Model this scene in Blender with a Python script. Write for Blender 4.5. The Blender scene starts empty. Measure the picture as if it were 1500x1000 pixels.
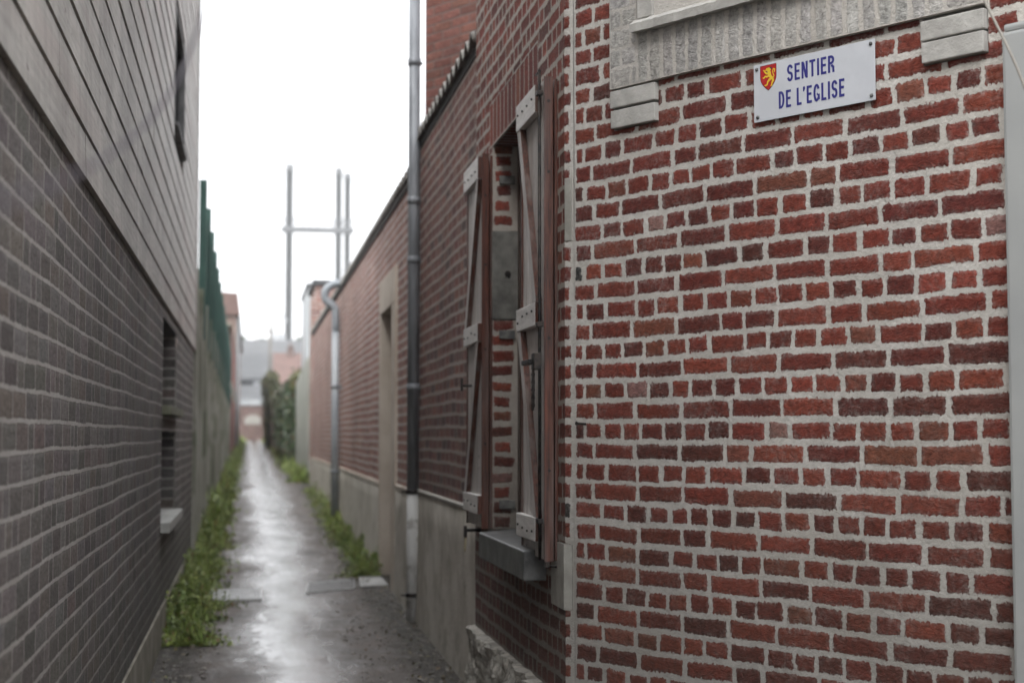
import bpy, bmesh, math, random
import numpy as np
from mathutils import Vector, Matrix, noise as mnoise
rad = math.radians
random.seed(7); rng = np.random.default_rng(7)
sc = bpy.context.scene
COL = sc.collection

# ------------------------------------------------------------ camera
cam = bpy.data.cameras.new("camera"); camo = bpy.data.objects.new("camera", cam); COL.objects.link(camo)
camo.location = (0, 0, 1.45)
YAW, PITCH = rad(9.6926), rad(3.459)
camo.rotation_euler = (math.pi/2 + PITCH, 0, -YAW)
cam.sensor_width = 36; cam.lens = 54; cam.clip_end = 3000; cam.clip_start = 0.05
cam.dof.use_dof = True; cam.dof.focus_distance = 5.5; cam.dof.aperture_fstop = 2.45
sc.camera = camo
# ------------------------------------------------------------ sky, sun, exposure
SUN_EL, SUN_AZ = rad(48), rad(215)
w = bpy.data.worlds.new("World"); sc.world = w; w.use_nodes = True
wt = w.node_tree; bg = wt.nodes["Background"]
sky = wt.nodes.new("ShaderNodeTexSky"); sky.sky_type = 'NISHITA'; sky.sun_disc = False
sky.sun_elevation = SUN_EL; sky.sun_rotation = SUN_AZ; sky.air_density = 1.0; sky.dust_density = 4.0
hs = wt.nodes.new("ShaderNodeHueSaturation"); hs.inputs["Saturation"].default_value = 0.10
wt.links.new(sky.outputs[0], hs.inputs["Color"])
tc = wt.nodes.new("ShaderNodeTexCoord"); nz = wt.nodes.new("ShaderNodeTexNoise"); nz.inputs["Scale"].default_value = 2.2
nz.inputs["Detail"].default_value = 4
wt.links.new(tc.outputs["Generated"], nz.inputs["Vector"])
rp = wt.nodes.new("ShaderNodeMapRange"); rp.inputs[1].default_value = .3; rp.inputs[2].default_value = .7
rp.inputs[3].default_value = .85; rp.inputs[4].default_value = 1.1
wt.links.new(nz.outputs[0], rp.inputs[0])
# even overcast veil: cloud layer mixed over the clear sky
mxo = wt.nodes.new("ShaderNodeMix"); mxo.data_type = 'RGBA'; mxo.inputs[0].default_value = .75
wt.links.new(hs.outputs[0], mxo.inputs[6]); mxo.inputs[7].default_value = (6.6, 6.7, 6.9, 1)
ml = wt.nodes.new("ShaderNodeVectorMath"); ml.operation = 'MULTIPLY'
wt.links.new(mxo.outputs[2], ml.inputs[0]); wt.links.new(rp.outputs[0], ml.inputs[1])
wt.links.new(ml.outputs[0], bg.inputs[0]); bg.inputs[1].default_value = 0.12
sl = bpy.data.lights.new("sun", 'SUN'); so = bpy.data.objects.new("sun", sl); COL.objects.link(so)
sl.energy = 0.5; sl.angle = rad(25); sl.color = (1, .97, .93)
sdir = Vector((math.sin(SUN_AZ)*math.cos(SUN_EL), math.cos(SUN_AZ)*math.cos(SUN_EL), math.sin(SUN_EL)))
so.rotation_euler = sdir.to_track_quat('Z', 'Y').to_euler(); so.location = (0, 0, 30)
sc.view_settings.view_transform = 'Standard'; sc.view_settings.look = 'None'
sc.view_settings.exposure = 1.85; sc.view_settings.gamma = 1
sc.cycles.max_bounces = 8; sc.cycles.diffuse_bounces = 6

# ------------------------------------------------------------ node helpers
class NT:
    def __init__(s, name):
        s.m = bpy.data.materials.new(name); s.m.use_nodes = True; s.t = s.m.node_tree
        s.b = s.t.nodes["Principled BSDF"]; s._o = None
    def n(s, typ, ins=(), **props):
        nd = s.t.nodes.new("ShaderNode" + typ)
        for k, v in props.items(): setattr(nd, k, v)
        for k, v in dict(ins).items():
            if v is None: continue
            if isinstance(v, bpy.types.NodeSocket): s.t.links.new(v, nd.inputs[k])
            else: nd.inputs[k].default_value = v
        return nd
    def M(s, op, a, b=None, c=None, clamp=False):
        return s.n("Math", {0: a, 1: b, 2: c}, operation=op, use_clamp=clamp).outputs[0]
    def V(s, op, a, b=None, c=None):
        nd = s.n("VectorMath", {0: a, 1: b, 2: c}, operation=op)
        return nd.outputs[1] if op in ('LENGTH', 'DOT_PRODUCT') else nd.outputs[0]
    def scale(s, v, f):
        return s.n("VectorMath", {0: v, 3: f}, operation='SCALE').outputs[0]
    @property
    def obj(s):
        if s._o is None: s._o = s.n("TexCoord").outputs["Object"]
        return s._o
    def noise(s, scale, detail=2, rough=.5, vec=None, dist=0, col=False):
        nd = s.n("TexNoise", {"Vector": vec or s.obj, "Scale": scale, "Detail": detail, "Roughness": rough, "Distortion": dist})
        return nd.outputs[1 if col else 0]
    def ss(s, x, a, b, c=0., d=1.):
        return s.n("MapRange", {0: x, 1: a, 2: b, 3: c, 4: d}, interpolation_type='SMOOTHSTEP').outputs[0]
    def lin(s, x, a, b, c=0., d=1.):
        return s.n("MapRange", {0: x, 1: a, 2: b, 3: c, 4: d}).outputs[0]
    def mix(s, f, a, b, blend='MIX'):
        def c4(v): return tuple(v)+(1,) if isinstance(v, tuple) and len(v) == 3 else v
        return s.n("Mix", {0: f, 6: c4(a), 7: c4(b)}, data_type='RGBA', blend_type=blend).outputs[2]
    def bright(s, c, f):
        if isinstance(c, tuple):
            c = s.n("RGB").outputs[0] if False else s.mix(0., c, c)
        return s.scale(c, f)
    def sep(s, v):
        return s.n("SeparateXYZ", {0: v}).outputs
    def attr(s, name): return s.n("Attribute", attribute_name=name)
    def out(s, color=None, rough=None, height=None, dist=.01, strength=1., metal=None, spec=None, **kw):
        def st(k, v):
            if v is None: return
            if isinstance(v, tuple) and len(v) == 3: v = v+(1,)
            if isinstance(v, bpy.types.NodeSocket): s.t.links.new(v, s.b.inputs[k])
            else: s.b.inputs[k].default_value = v
        st("Base Color", color); st("Roughness", rough); st("Metallic", metal); st("Specular IOR Level", spec)
        if height is not None:
            bp = s.n("Bump", {"Height": height, "Distance": dist, "Strength": strength})
            s.t.links.new(bp.outputs[0], s.b.inputs["Normal"])
        for k, v in kw.items(): st(k, v)
        return s.m

def brick_mat(name, mortar, edge=1., relief=.006, bloom=.2, rough=.85, dirt=None, mvar=.25, joint_proud=0., pits=.5):
    N = NT(name)
    cell = N.attr("cell").outputs["Vector"]; half = N.attr("half").outputs["Vector"]; tint = N.attr("tint").outputs["Color"]
    n1 = N.V('SUBTRACT', N.noise(75, 3, .65, col=True), (.5, .5, .5))
    n2 = N.V('SUBTRACT', N.noise(13, 2, .5, col=True), (.5, .5, .5))
    p = N.V('ADD', cell, N.V('ADD', N.scale(n1, .015*edge), N.scale(n2, .017*edge)))
    p = N.V('ABSOLUTE', p)
    q = N.sep(N.V('SUBTRACT', p, half)); r = .007
    qx = N.M('ADD', q[0], r); qy = N.M('ADD', q[1], r)
    mx = N.M('MAXIMUM', qx, 0.); my = N.M('MAXIMUM', qy, 0.)
    ln = N.M('SQRT', N.M('ADD', N.M('MULTIPLY', mx, mx), N.M('MULTIPLY', my, my)))
    d = N.M('SUBTRACT', N.M('ADD', ln, N.M('MINIMUM', N.M('MAXIMUM', qx, qy), 0.)), r)
    rag = N.M('MULTIPLY', N.M('SUBTRACT', N.noise(80, 5, .8, vec=N.V('MULTIPLY', N.obj, (1.2, 1.2, .8))), .5), N.ss(N.noise(9, 3, .6), .35, .65, .35, 1.3))
    d2 = N.M('ADD', d, N.M('MULTIPLY', rag, .032*edge))
    mask = N.ss(d2, .0008, -.0016)
    fine = N.noise(45, 5, .65); mid = N.noise(16, 3, .6, dist=.6); speck = N.noise(220, 2, .6)
    bc = N.bright(tint, N.lin(fine, .25, .75, .5, 1.42))
    bc = N.bright(bc, N.lin(mid, .3, .7, .86, 1.12))
    # iron spots and pits
    pit = N.ss(N.M('ADD', speck, N.M('MULTIPLY', mid, .35)), .80, .90)
    bc = N.mix(N.M('MULTIPLY', pit, pits), bc, (.035, .026, .024))
    fold = N.noise(30, 4, .7, vec=N.V('MULTIPLY', N.obj, (1, 1, 1.9)), dist=1.5)
    bc = N.mix(N.M('MULTIPLY', N.ss(fold, .44, .30), .55), bc, (.03, .014, .012))  # shade in the creases put into the brick colour
    big = N.noise(1.3, 3, .55)
    # mortar bloom over the brick, strongest by its edge and in patches
    near = N.ss(d, -.020, -.001)
    patch = N.ss(N.M('ADD', N.M('MULTIPLY', N.noise(7, 3, .6), .6), N.M('MULTIPLY', big, .45)), .48, .68)
    fb = N.M('MULTIPLY', N.M('ADD', N.M('MULTIPLY', near, .8), N.M('MULTIPLY', patch, .7)), N.M('MULTIPLY', N.ss(N.noise(60, 4, .7), .38, .72), bloom), clamp=True)
    bc = N.mix(fb, bc, tuple(c*.9 for c in mortar))
    mc = N.bright(mortar, N.lin(N.noise(30, 5, .7), .2, .8, 1-mvar, 1+mvar*.6))
    mc = N.mix(N.ss(N.noise(3, 3, .6), .5, .8, 0, .35), mc, tuple(c*.62 for c in mortar))
    mc = N.mix(N.M('MULTIPLY', N.ss(N.noise(190, 2, .6), .66, .76), .5), mc, tuple(c*.4 for c in mortar))
    mc = N.mix(N.ss(N.noise(2.1, 4, .65), .42, .62, 0, .4), mc, tuple(c*.70*t for c, t in zip(mortar, (1.03, 1, .94))))
    col = N.mix(mask, mc, bc)
    col = N.bright(col, N.lin(N.noise(.9, 4, .6, vec=N.V('MULTIPLY', N.obj, (1, 1, .5))), .3, .7, .80, 1.10))
    if dirt:      # (z0, z1, colour, amount): grime and painted shade that grow towards the foot of the wall
        z = N.sep(N.obj)[2]
        g = N.M('MULTIPLY', N.ss(N.M('ADD', z, N.M('MULTIPLY', N.noise(4, 3, .6), .5)), dirt[1]+.25, dirt[0]+.25), dirt[3])
        col = N.mix(g, col, dirt[2])
    edgeh = N.ss(d, .004, -.014)
    hb = N.M('ADD', N.M('MULTIPLY', edgeh, relief*.6), N.M('ADD', N.M('MULTIPLY', fine, .0055), N.M('MULTIPLY', fold, .009)))
    hm = N.M('ADD', N.M('ADD', N.M('MULTIPLY', N.noise(55, 5, .75), .009), N.M('MULTIPLY', N.noise(14, 3, .6), .006)), joint_proud-.002)
    h = N.n("Mix", {0: mask, 2: hm, 3: hb}, data_type='FLOAT').outputs[0]
    return N.out(col, rough, h, 1., .9, spec=.35)

def plain(name, c1, c2, scale=8, detail=4, rough=.8, bump=.002, stretch=(1, 1, 1), lo=.35, hi=.65, metal=0, bs=None, spec=.4, spots=None, bstr=1.):
    N = NT(name)
    v = N.V('MULTIPLY', N.obj, stretch)
    f = N.ss(N.noise(scale, detail, .6, vec=v), lo, hi)
    c = N.mix(f, c1, c2)
    if spots: c = N.mix(N.M('MULTIPLY', N.ss(N.noise(spots[0], 3, .6), spots[1], spots[1]+.1), spots[3]), c, spots[2])
    return N.out(c, rough, N.noise(bs or scale*4, 4, .65, vec=v), bump, bstr, metal=metal, spec=spec)

# ------------------------------------------------------------ object helpers
def obj_from(name, verts, faces, mat, parent=None, smooth=False):
    me = bpy.data.meshes.new(name); me.from_pydata([tuple(v) for v in verts], [], faces); me.update()
    return link(name, me, mat, parent, smooth)
def link(name, me, mat, parent=None, smooth=False):
    if isinstance(mat, (list, tuple)):
        for m in mat: me.materials.append(m)
    elif mat: me.materials.append(mat)
    if smooth: me.polygons.foreach_set("use_smooth", [True]*len(me.polygons))
    o = bpy.data.objects.new(name, me); COL.objects.link(o)
    if parent: attach(o, parent)
    return o
def base_of(p):
    return p.get("_b") and Vector(p["_b"]) or Vector((0, 0, 0))
def attach(o, parent):
    # meshes carry world coordinates; the parents sit at the base of their thing
    o.parent = parent
    if parent.type == 'EMPTY': o.matrix_parent_inverse = Matrix.Translation(-parent.location)
def thing(name, label, cat, loc, group=None):
    e = bpy.data.objects.new(name, None); COL.objects.link(e); e.location = loc; e.empty_display_size = .2
    e['label'] = label; e['category'] = cat
    if group: e['group'] = group
    return e
def tag(o, label, cat, group=None):
    o['label'] = label; o['category'] = cat
    if group: o['group'] = group
    return o
def kind(o, k): o['kind'] = k; return o

class MB:
    """collects shapes; build() links them as one mesh"""
    def __init__(s): s.bm = bmesh.new()
    def box(s, a, b, bev=0, M=None, mi=0):
        (x0, y0, z0), (x1, y1, z1) = a, b
        t = bmesh.new()
        r = bmesh.ops.create_cube(t, size=1)
        bmesh.ops.scale(t, verts=t.verts, vec=(x1-x0, y1-y0, z1-z0))
        if bev: bmesh.ops.bevel(t, geom=t.edges[:], offset=bev, segments=2, affect='EDGES', profile=.6)
        bmesh.ops.translate(t, verts=t.verts, vec=((x0+x1)/2, (y0+y1)/2, (z0+z1)/2))
        if M: bmesh.ops.transform(t, matrix=M, verts=t.verts)
        for f in t.faces: f.material_index = mi
        s.merge(t); return s
    def merge(s, t):
        me = bpy.data.meshes.new("t"); t.to_mesh(me); t.free(); s.bm.from_mesh(me); bpy.data.meshes.remove(me)
    def tube(s, pts, r, seg=12, cap=True, mi=0):
        pts = [Vector(p) for p in pts]; rings = []
        rr = r if isinstance(r, (list, tuple)) else [r]*len(pts)
        up = None
        for i, p in enumerate(pts):
            t = (pts[min(i+1, len(pts)-1)] - pts[max(i-1, 0)]).normalized()
            if up is None:
                up = Vector((1, 0, 0)) if abs(t.x) < .9 else Vector((0, 1, 0))
            a = (up - t*up.dot(t)).normalized(); up = a; b = t.cross(a)
            rings.append([s.bm.verts.new(p + (a*math.cos(2*math.pi*k/seg) + b*math.sin(2*math.pi*k/seg))*rr[i]) for k in range(seg)])
        for i in range(len(rings)-1):
            for k in range(seg):
                f = s.bm.faces.new((rings[i][k], rings[i][(k+1) % seg], rings[i+1][(k+1) % seg], rings[i+1][k])); f.smooth = True; f.material_index = mi
        if cap:
            for rg, rev in ((rings[0], True), (rings[-1], False)):
                f = s.bm.faces.new(rg[::-1] if rev else rg); f.material_index = mi
        return s
    def prism(s, poly, d, M=None, mi=0):
        """closed polygon of 3-D points pushed along d"""
        a = [s.bm.verts.new(M @ Vector(p) if M else p) for p in poly]
        dd = Vector(d)
        b = [s.bm.verts.new(M @ (Vector(p)+dd) if M else Vector(p)+dd) for p in poly]
        n = len(a); fs = [s.bm.faces.new(a[::-1]), s.bm.faces.new(b)]
        for i in range(n): fs.append(s.bm.faces.new((a[i], a[(i+1) % n], b[(i+1) % n], b[i])))
        for f in fs: f.material_index = mi
        return s
    def build(s, name, mat, parent=None):
        bmesh.ops.recalc_face_normals(s.bm, faces=s.bm.faces[:])
        me = bpy.data.meshes.new(name); s.bm.to_mesh(me); s.bm.free()
        return link(name, me, mat, parent)

def wob(s, z, amp):
    return amp*math.sin(s*3.1+z*.7+.4) + amp*.6*math.sin(s*1.3-z*2.1+1.7), amp*.8*math.sin(s*2.3+z*1.9) + amp*.7*math.sin(s*4.9+z*.8+2)
class Bricks:
    def __init__(s): s.v = []; s.f = []; s.cell = []; s.half = []; s.tint = []
    def quad(s, P, local, half, tint):
        b = len(s.v); s.v += P; s.f.append((b, b+1, b+2, b+3)); s.cell += local; s.half += [half]*4; s.tint += [tint]*4
    def cellrect(s, fr, s0, s1, z0, z1, bw, bh, tint, clips, amp=.004, rot=0, off=(0, 0)):
        """cell of one brick and its share of mortar; clips = rectangles cut away"""
        rects = [(s0, s1, z0, z1)]
        for (a, b, c, d) in clips:
            nr = []
            for (p, q, u, v) in rects:
                if a >= q or b <= p or c >= v or d <= u: nr.append((p, q, u, v)); continue
                if u < c: nr.append((p, q, u, c))
                if v > d: nr.append((p, q, d, v))
                uu, vv = max(u, c), min(v, d)
                if p < a: nr.append((p, a, uu, vv))
                if q > b: nr.append((b, q, uu, vv))
            rects = nr
        cs, cz = (s0+s1)/2+off[0], (z0+z1)/2+off[1]
        O, U, N = fr; ca, sa = math.cos(rot), math.sin(rot)
        for (p, q, u, v) in rects:
            P, L = [], []
            for (x, y) in ((p, u), (q, u), (q, v), (p, v)):
                dx, dy = wob(x, y, amp) if amp else (0, 0)
                P.append(tuple(O + U*(x+dx) + Vector((0, 0, y+dy))))
                lx, ly = x-cs, y-cz
                L.append((lx*ca+ly*sa, -lx*sa+ly*ca, 0))
            s.quad(P, L, (bw/2, bh/2, random.random()), tint)
    def panel(s, fr, S0, S1, z0, nrow, rowfn, clips=(), ch=.08, joint=.02, pal=None, amp=.004, jit=.004, jh=None):
        jh = jh or joint
        for k in range(nrow):
            a, b = z0+k*ch, z0+(k+1)*ch
            for (u, v) in rowfn(k, S0, S1):
                if v <= u: continue
                r = random.random
                s.cellrect(fr, u, v, a, b, (v-u)-joint*(.8+.5*r()), ch-jh*(.8+.45*r()), pal(k), clips, amp,
                           (r()-.5)*.05*min(1, .12/(v-u)), ((r()-.5)*jit, (r()-.5)*jit))
    def mortar(s, fr, s0, s1, z0, z1, push=0, amp=0):
        O, U, N = fr
        P = [tuple(O+U*x+N*push+Vector((0, 0, y))) for (x, y) in ((s0, z0), (s1, z0), (s1, z1), (s0, z1))]
        s.quad(P, [(1, 1, 0)]*4, (.01, .01, 0), (.3, .3, .3, 1))
    def build(s, name, mat, parent):
        me = bpy.data.meshes.new(name); me.from_pydata(s.v, [], s.f); me.update()
        for nm, ty, arr in (("cell", 'FLOAT_VECTOR', s.cell), ("half", 'FLOAT_VECTOR', s.half), ("tint", 'FLOAT_COLOR', s.tint)):
            at = me.attributes.new(nm, ty, 'CORNER')
            at.data.foreach_set("vector" if ty == 'FLOAT_VECTOR' else "color", np.array(arr, 'f').ravel())
        return link(name, me, mat, parent)
def palette(cols, weights, var=.12, hv=.05):
    def f(k):
        c = random.choices(cols, weights)[0]; g = 1+random.uniform(-var, var)
        return (c[0]*g*(1+random.uniform(-hv, hv)), c[1]*g*(1+random.uniform(-hv, hv)), c[2]*g*(1+random.uniform(-hv, hv)), 1)
    return f
def rows_english(st=.229, hd=.114, lead=.0, phase=0, var=.014):
    def f(k, S0, S1):
        out = []; x = S0
        if (k+phase) % 2 == 0:
            first = hd*(.85+random.random()*.3); base = st
        else:
            first = random.choice([hd*.5, hd*.55, hd*1.4]); base = hd
        out.append((x, min(x+first, S1))); x += first
        while x < S1-1e-4:
            wd = base + random.uniform(-var, var)
            if base == st and random.random() < .09: wd = hd*(1+random.random()*.3)
            if base == hd and random.random() < .10: wd = hd*1.5
            e = x+wd
            if S1-e < .04: e = S1
            out.append((x, min(e, S1))); x = e
        return out
    return f
def rows_run(L=.23, var=.006, half=.5, mixh=0.):
    def f(k, S0, S1):
        out = []; x = S0 - (L*half if k % 2 else 0) - random.random()*var*2
        while x < S1-1e-4:
            wd = (L if random.random() > mixh else L*.5)+random.uniform(-var, var)
            if x+wd > S0+.01: out.append((max(x, S0), min(x+wd, S1)))
            x += wd
        return out
    return f

# ------------------------------------------------------------ materials
red_pal = palette([(.185, .036, .023), (.225, .048, .029), (.135, .027, .019), (.205, .062, .038), (.115, .029, .021), (.04, .038, .036), (.27, .14, .12)],
                  [32, 26, 20, 6, 6, .7, .8], .15)
M_front = brick_mat("red brick pale mortar", (.68, .655, .615), 1.0, .006, .30, dirt=(.1, 2.0, (.06, .048, .036), .45))
M_side = brick_mat("side brick mortar", (.47, .43, .385), 1.0, .006, .3, dirt=(.3, 2.0, (.07, .06, .05), .55))
M_out = brick_mat("outbuilding brick", (.37, .315, .28), .7, .004, .3, dirt=(.5, 1.6, (.10, .08, .07), .35))
M_grey = brick_mat("rubbed grey brick", (.62, .59, .55), .9, .003, .35, pits=.15, mvar=.15)
M_dark = brick_mat("dark brick thin joints", (.38, .36, .34), .45, .005, .25, rough=.8, joint_proud=.006, dirt=(.25, 1.1, (.06, .06, .045), .5))
M_new = brick_mat("orange brick", (.15, .12, .11), .15, .003, .05)
grey_stone = plain("grey soft stone", (.36, .35, .33), (.47, .46, .435), 12, 5, .9, .003, bs=60)
panel_plaster = plain("pale panel render", (.42, .41, .40), (.52, .51, .49), 6, 5, .9, .003, bs=50)
pale_stone = plain("pale stone block", (.30, .29, .26), (.42, .41, .375), 9, 5, .85, .003, bs=60)
blue_stone = plain("dark blue stone", (.07, .072, .072), (.15, .152, .15), 7, 5, .42, .003, bs=70)
render_m = plain("grey cement render", (.43, .395, .34), (.58, .545, .485), 2.6, 6, .85, .006, bs=22, spots=(3.2, .52, (.27, .245, .185), .5))
concrete = plain("old concrete", (.17, .155, .12), (.29, .27, .22), 3, 5, .85, .004, bs=40, spots=(2, .55, (.13, .14, .09), .5))
concrete_dk = plain("mossy concrete", (.19, .19, .155), (.33, .325, .285), 2, 5, .9, .005, bs=30, stretch=(1, 1, .4), spots=(1.4, .5, (.07, .09, .045), .6))
beige_conc = plain("beige concrete", (.50, .43, .36), (.60, .53, .455), 3, 5, .85, .003, bs=40)
def wood_mat(name, c1, c2, c3, axis, rough=.7, bump=.0015, sc_=9):
    N = NT(name); st = {0: (.06, 1, 1), 1: (1, .06, 1), 2: (1, 1, .06)}[axis]
    v = N.V('MULTIPLY', N.obj, st)
    g = N.noise(sc_*8, 5, .7, vec=v, dist=.4); l = N.noise(sc_, 3, .6, vec=v); big = N.noise(1.6, 3, .6)
    c = N.mix(N.ss(g, .3, .7), c1, c2); c = N.mix(N.ss(l, .45, .7), c, c3)
    drip = N.noise(7, 4, .7, vec=N.V('MULTIPLY', N.obj, (1, 1, .12)))
    c = N.bright(c, N.lin(big, .3, .7, .78, 1.15)); c = N.bright(c, N.lin(drip, .35, .65, 1.08, .80))
    c = N.mix(N.ss(N.noise(26, 3, .6, vec=N.V('MULTIPLY', N.obj, (1, .35, 1))), .66, .74, 0, .6), c, (.06, .045, .035))
    return N.out(c, rough, g, bump, 1., spec=.4)
clad_m = wood_mat("weathered cladding", (.30, .285, .265), (.44, .425, .40), (.36, .315, .295), 1, .6, .002, 6)
wood_grey = wood_mat("bleached plank", (.40, .375, .355), (.70, .67, .65), (.46, .41, .38), 2, .55, .0015, 14)
wood_red = wood_mat("red brown wood edge", (.03, .012, .008), (.15, .045, .026), (.17, .13, .115), 2, .4, .0012, 14)
wood_brown = wood_mat("brown varnish", (.04, .018, .012), (.075, .034, .022), (.03, .016, .012), 2, .35, .001, 12)
ledge_m = plain("ledge wood grey", (.60, .58, .56), (.76, .74, .72), 30, 4, .5, .001, stretch=(1, .15, 1), spots=(160, .62, (.05, .035, .03), .8))
iron = plain("dark iron", (.015, .015, .016), (.05, .04, .035), 30, 4, .5, .001, metal=.6)
pipe_dark = plain("dark zinc pipe", (.15, .16, .175), (.26, .275, .295), 5, 5, .45, .001, stretch=(3, 3, .5), metal=.1)
pipe_light = plain("pale painted pipe", (.52, .52, .51), (.66, .66, .65), 5, 5, .5, .001, stretch=(3, 3, .5), spots=(6, .55, (.12, .10, .08), .6))
pipe_grey = plain("grey pvc pipe", (.26, .285, .31), (.36, .385, .41), 3, 4, .4, .001)
white_pvc = plain("pale grey trunking", (.35, .36, .36), (.39, .40, .395), 3, 3, .45, .0005)
tile_m = plain("old dark tile", (.07, .055, .05), (.14, .115, .10), 5, 5, .8, .004, bs=40, spots=(9, .55, (.22, .21, .19), .7))
tile_rim = plain("lichened tile edge", (.13, .12, .11), (.33, .32, .30), 14, 4, .8, .002)
roof_grey = plain("grey slate roof", (.06, .062, .065), (.09, .092, .096), 1, 4, .7, .004)
roof_red = plain("weathered red tiles", (.13, .08, .068), (.17, .105, .09), 1.5, 4, .8, .004)
green_m = plain("green coated metal", (.016, .05, .040), (.026, .075, .06), 1.5, 4, .5, .001)
galv = plain("galvanised steel", (.30, .31, .32), (.38, .39, .40), .5, 3, .5, .001)
dark_glass = NT("dark glass").out((.012, .014, .016), .3, spec=.25)
pale_paint = plain("pale painted wall", (.36, .38, .39), (.42, .44, .45), 1, 3, .7, .002)
pink_plain = plain("far pink brick", (.13, .09, .077), (.17, .115, .10), 1.2, 5, .9, .003)

# ============================================================ setting
def g(y):
    xs = [-500, 9, 14.6, 22, 32, 60, 100, 130, 1000]; zs = [0, 0, .075, .24, .41, .70, 1.0, 1.08, 1.1]
    return float(np.interp(y, xs, zs))
def sheet(name, xs, ys, dz, mat, amp=0.):
    V, F = [], []
    for y in ys:
        for x in xs:
            h = g(y)+dz
            if amp: h += amp*(mnoise.noise(Vector((x*2.2, y*1.1, 0)))+.5*mnoise.noise(Vector((x*7, y*5, 3))))
            V.append((x, y, h))
    n = len(xs)
    for j in range(len(ys)-1):
        for i in range(n-1): F.append((j*n+i, j*n+i+1, (j+1)*n+i+1, (j+1)*n+i))
    return obj_from(name, V, F, mat, smooth=True)
soil = plain("soil and grass", (.05, .055, .03), (.09, .085, .055), 1, 5, .9, .02)
kind(sheet("ground", [-900, -60, -10, -2, 0, 2, 10, 60, 900], [-300, -30, -5, 0, 5, 9, 11, 14.6, 18, 22, 32, 45, 60, 80, 100, 130, 300, 1500], -.03, soil), 'structure')
def path_mat():
    N = NT("wet worn asphalt"); P = N.sep(N.obj); x = P[0]
    big = N.noise(1.1, 4, .6, vec=N.V('MULTIPLY', N.obj, (1.6, .45, 1))); med = N.noise(6, 5, .65); fine = N.noise(70, 4, .7)
    agg = N.n("TexVoronoi", {"Vector": N.obj, "Scale": 130}).outputs[0]
    dx = N.M('ABSOLUTE', N.M('SUBTRACT', x, N.M('ADD', .30, N.M('MULTIPLY', N.M('SUBTRACT', N.noise(.5, 2, .5), .5), .35))))
    wet = N.ss(N.M('ADD', dx, N.M('MULTIPLY', N.M('SUBTRACT', N.M('ADD', N.M('MULTIPLY', big, .6), N.M('MULTIPLY', med, .4)), .5), .80)), .52, .06)
    wet = N.M('ADD', N.M('MULTIPLY', wet, .95), N.M('MULTIPLY', N.ss(N.noise(7, 6, .75, vec=N.V('MULTIPLY', N.obj, (1, .3, 1))), .45, .65), .35), clamp=True)
    side = N.ss(N.M('ADD', N.M('ABSOLUTE', N.M('SUBTRACT', x, .34)), N.M('MULTIPLY', N.M('SUBTRACT', N.noise(5, 4, .65), .5), .5)), .52, .80)
    asp = N.mix(N.ss(fine, .35, .65), (.052, .036, .027), (.125, .09, .07))
    asp = N.mix(N.ss(agg, .25, .05, 0, .35), asp, (.19, .17, .16))
    asp = N.bright(asp, N.lin(wet, 0, 1, 1.0, .6))
    asp = N.mix(N.ss(N.noise(45, 5, .75), .58, .7, 0, .6), asp, (.022, .017, .014))
    asp = N.bright(asp, N.lin(N.noise(2.5, 4, .6), .35, .65, .7, 1.25))
    dirtc = N.mix(N.ss(N.noise(24, 6, .8), .42, .6), (.028, .024, .018), (.15, .13, .105))
    dirtc = N.mix(N.ss(N.noise(4, 4, .7), .55, .66, 0, .7), dirtc, (.045, .062, .022))
    col = N.mix(N.M('MULTIPLY', side, .85), asp, dirtc)
    rough = N.lin(wet, 0, 1, .56, .11); rough = N.M('ADD', rough, N.M('MULTIPLY', side, .10))
    h = N.M('ADD', N.M('MULTIPLY', agg, N.lin(wet, 0, 1, .004, .0003)), N.M('MULTIPLY', fine, N.lin(wet, 0, 1, .006, .0008)), N.M('MULTIPLY', med, N.lin(wet, 0, 1, .010, .003)))
    h = N.M('ADD', h, N.M('MULTIPLY', N.M('MULTIPLY', N.noise(26, 6, .8), side), .05))
    return N.out(col, rough, h, 1., 1., spec=.5)
ys = list(np.arange(-3, 30, .12))+list(np.arange(30, 116.5, .6))
kind(sheet("path", list(np.linspace(-.9, 1.6, 34)), ys, 0., path_mat(), .008), 'structure')

# ============================================================ near brick house
KX, KY = 1.29, 6.0932
K = Vector((KX, KY, 0)); T = Vector((.53247, -.84645, 0)); NF = Vector((-.84645, -.53247, 0))
Y1 = Vector((0, 1, 0)); X1 = Vector((1, 0, 0)); XN = Vector((-1, 0, 0))
house = thing("brick_house", "old red brick house with thick pale mortar joints, nearest building on the right", "house", (KX, KY, 0))
FR = (K, T, NF)
FTOP = 5.0
B = Bricks()
GX0, GX1 = .482, 1.66            # apron field
# grey blocks are cut out of the red bond where they stand
clipF = [(.238, .482, 2.655, 3.34), (.482, 1.66, 2.815, 3.34), (1.66, 1.897, 2.655, 3.34), (.46, 1.7, 3.34, 4.7)]
B.panel(FR, .009, 5.0, 1.504-.08*20, 64, rows_english(phase=0), clipF, ch=.08, joint=.0178, jh=.0205, pal=red_pal, amp=.0035, jit=.006)
for k in range(64):
    z0 = 1.504-.08*20+k*.08; e = random.choice([.004, .010, .0])
    B.cellrect(FR, -.045, -.002, z0, z0+.08, .046-e, .054+random.uniform(-.006, .004), red_pal(0), [(-1, 1, .742, 1.008), (-1, 1, 2.237, 2.498)], 0, random.uniform(-.03, .03), (-.006-e/2, 0))
B.mortar(FR, -.002, .009, -.1, 5.02, 0)
B.mortar(FR, -.04, 5, -.1, FTOP, -.03)
B.build("front_wall", M_front, house)
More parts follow.
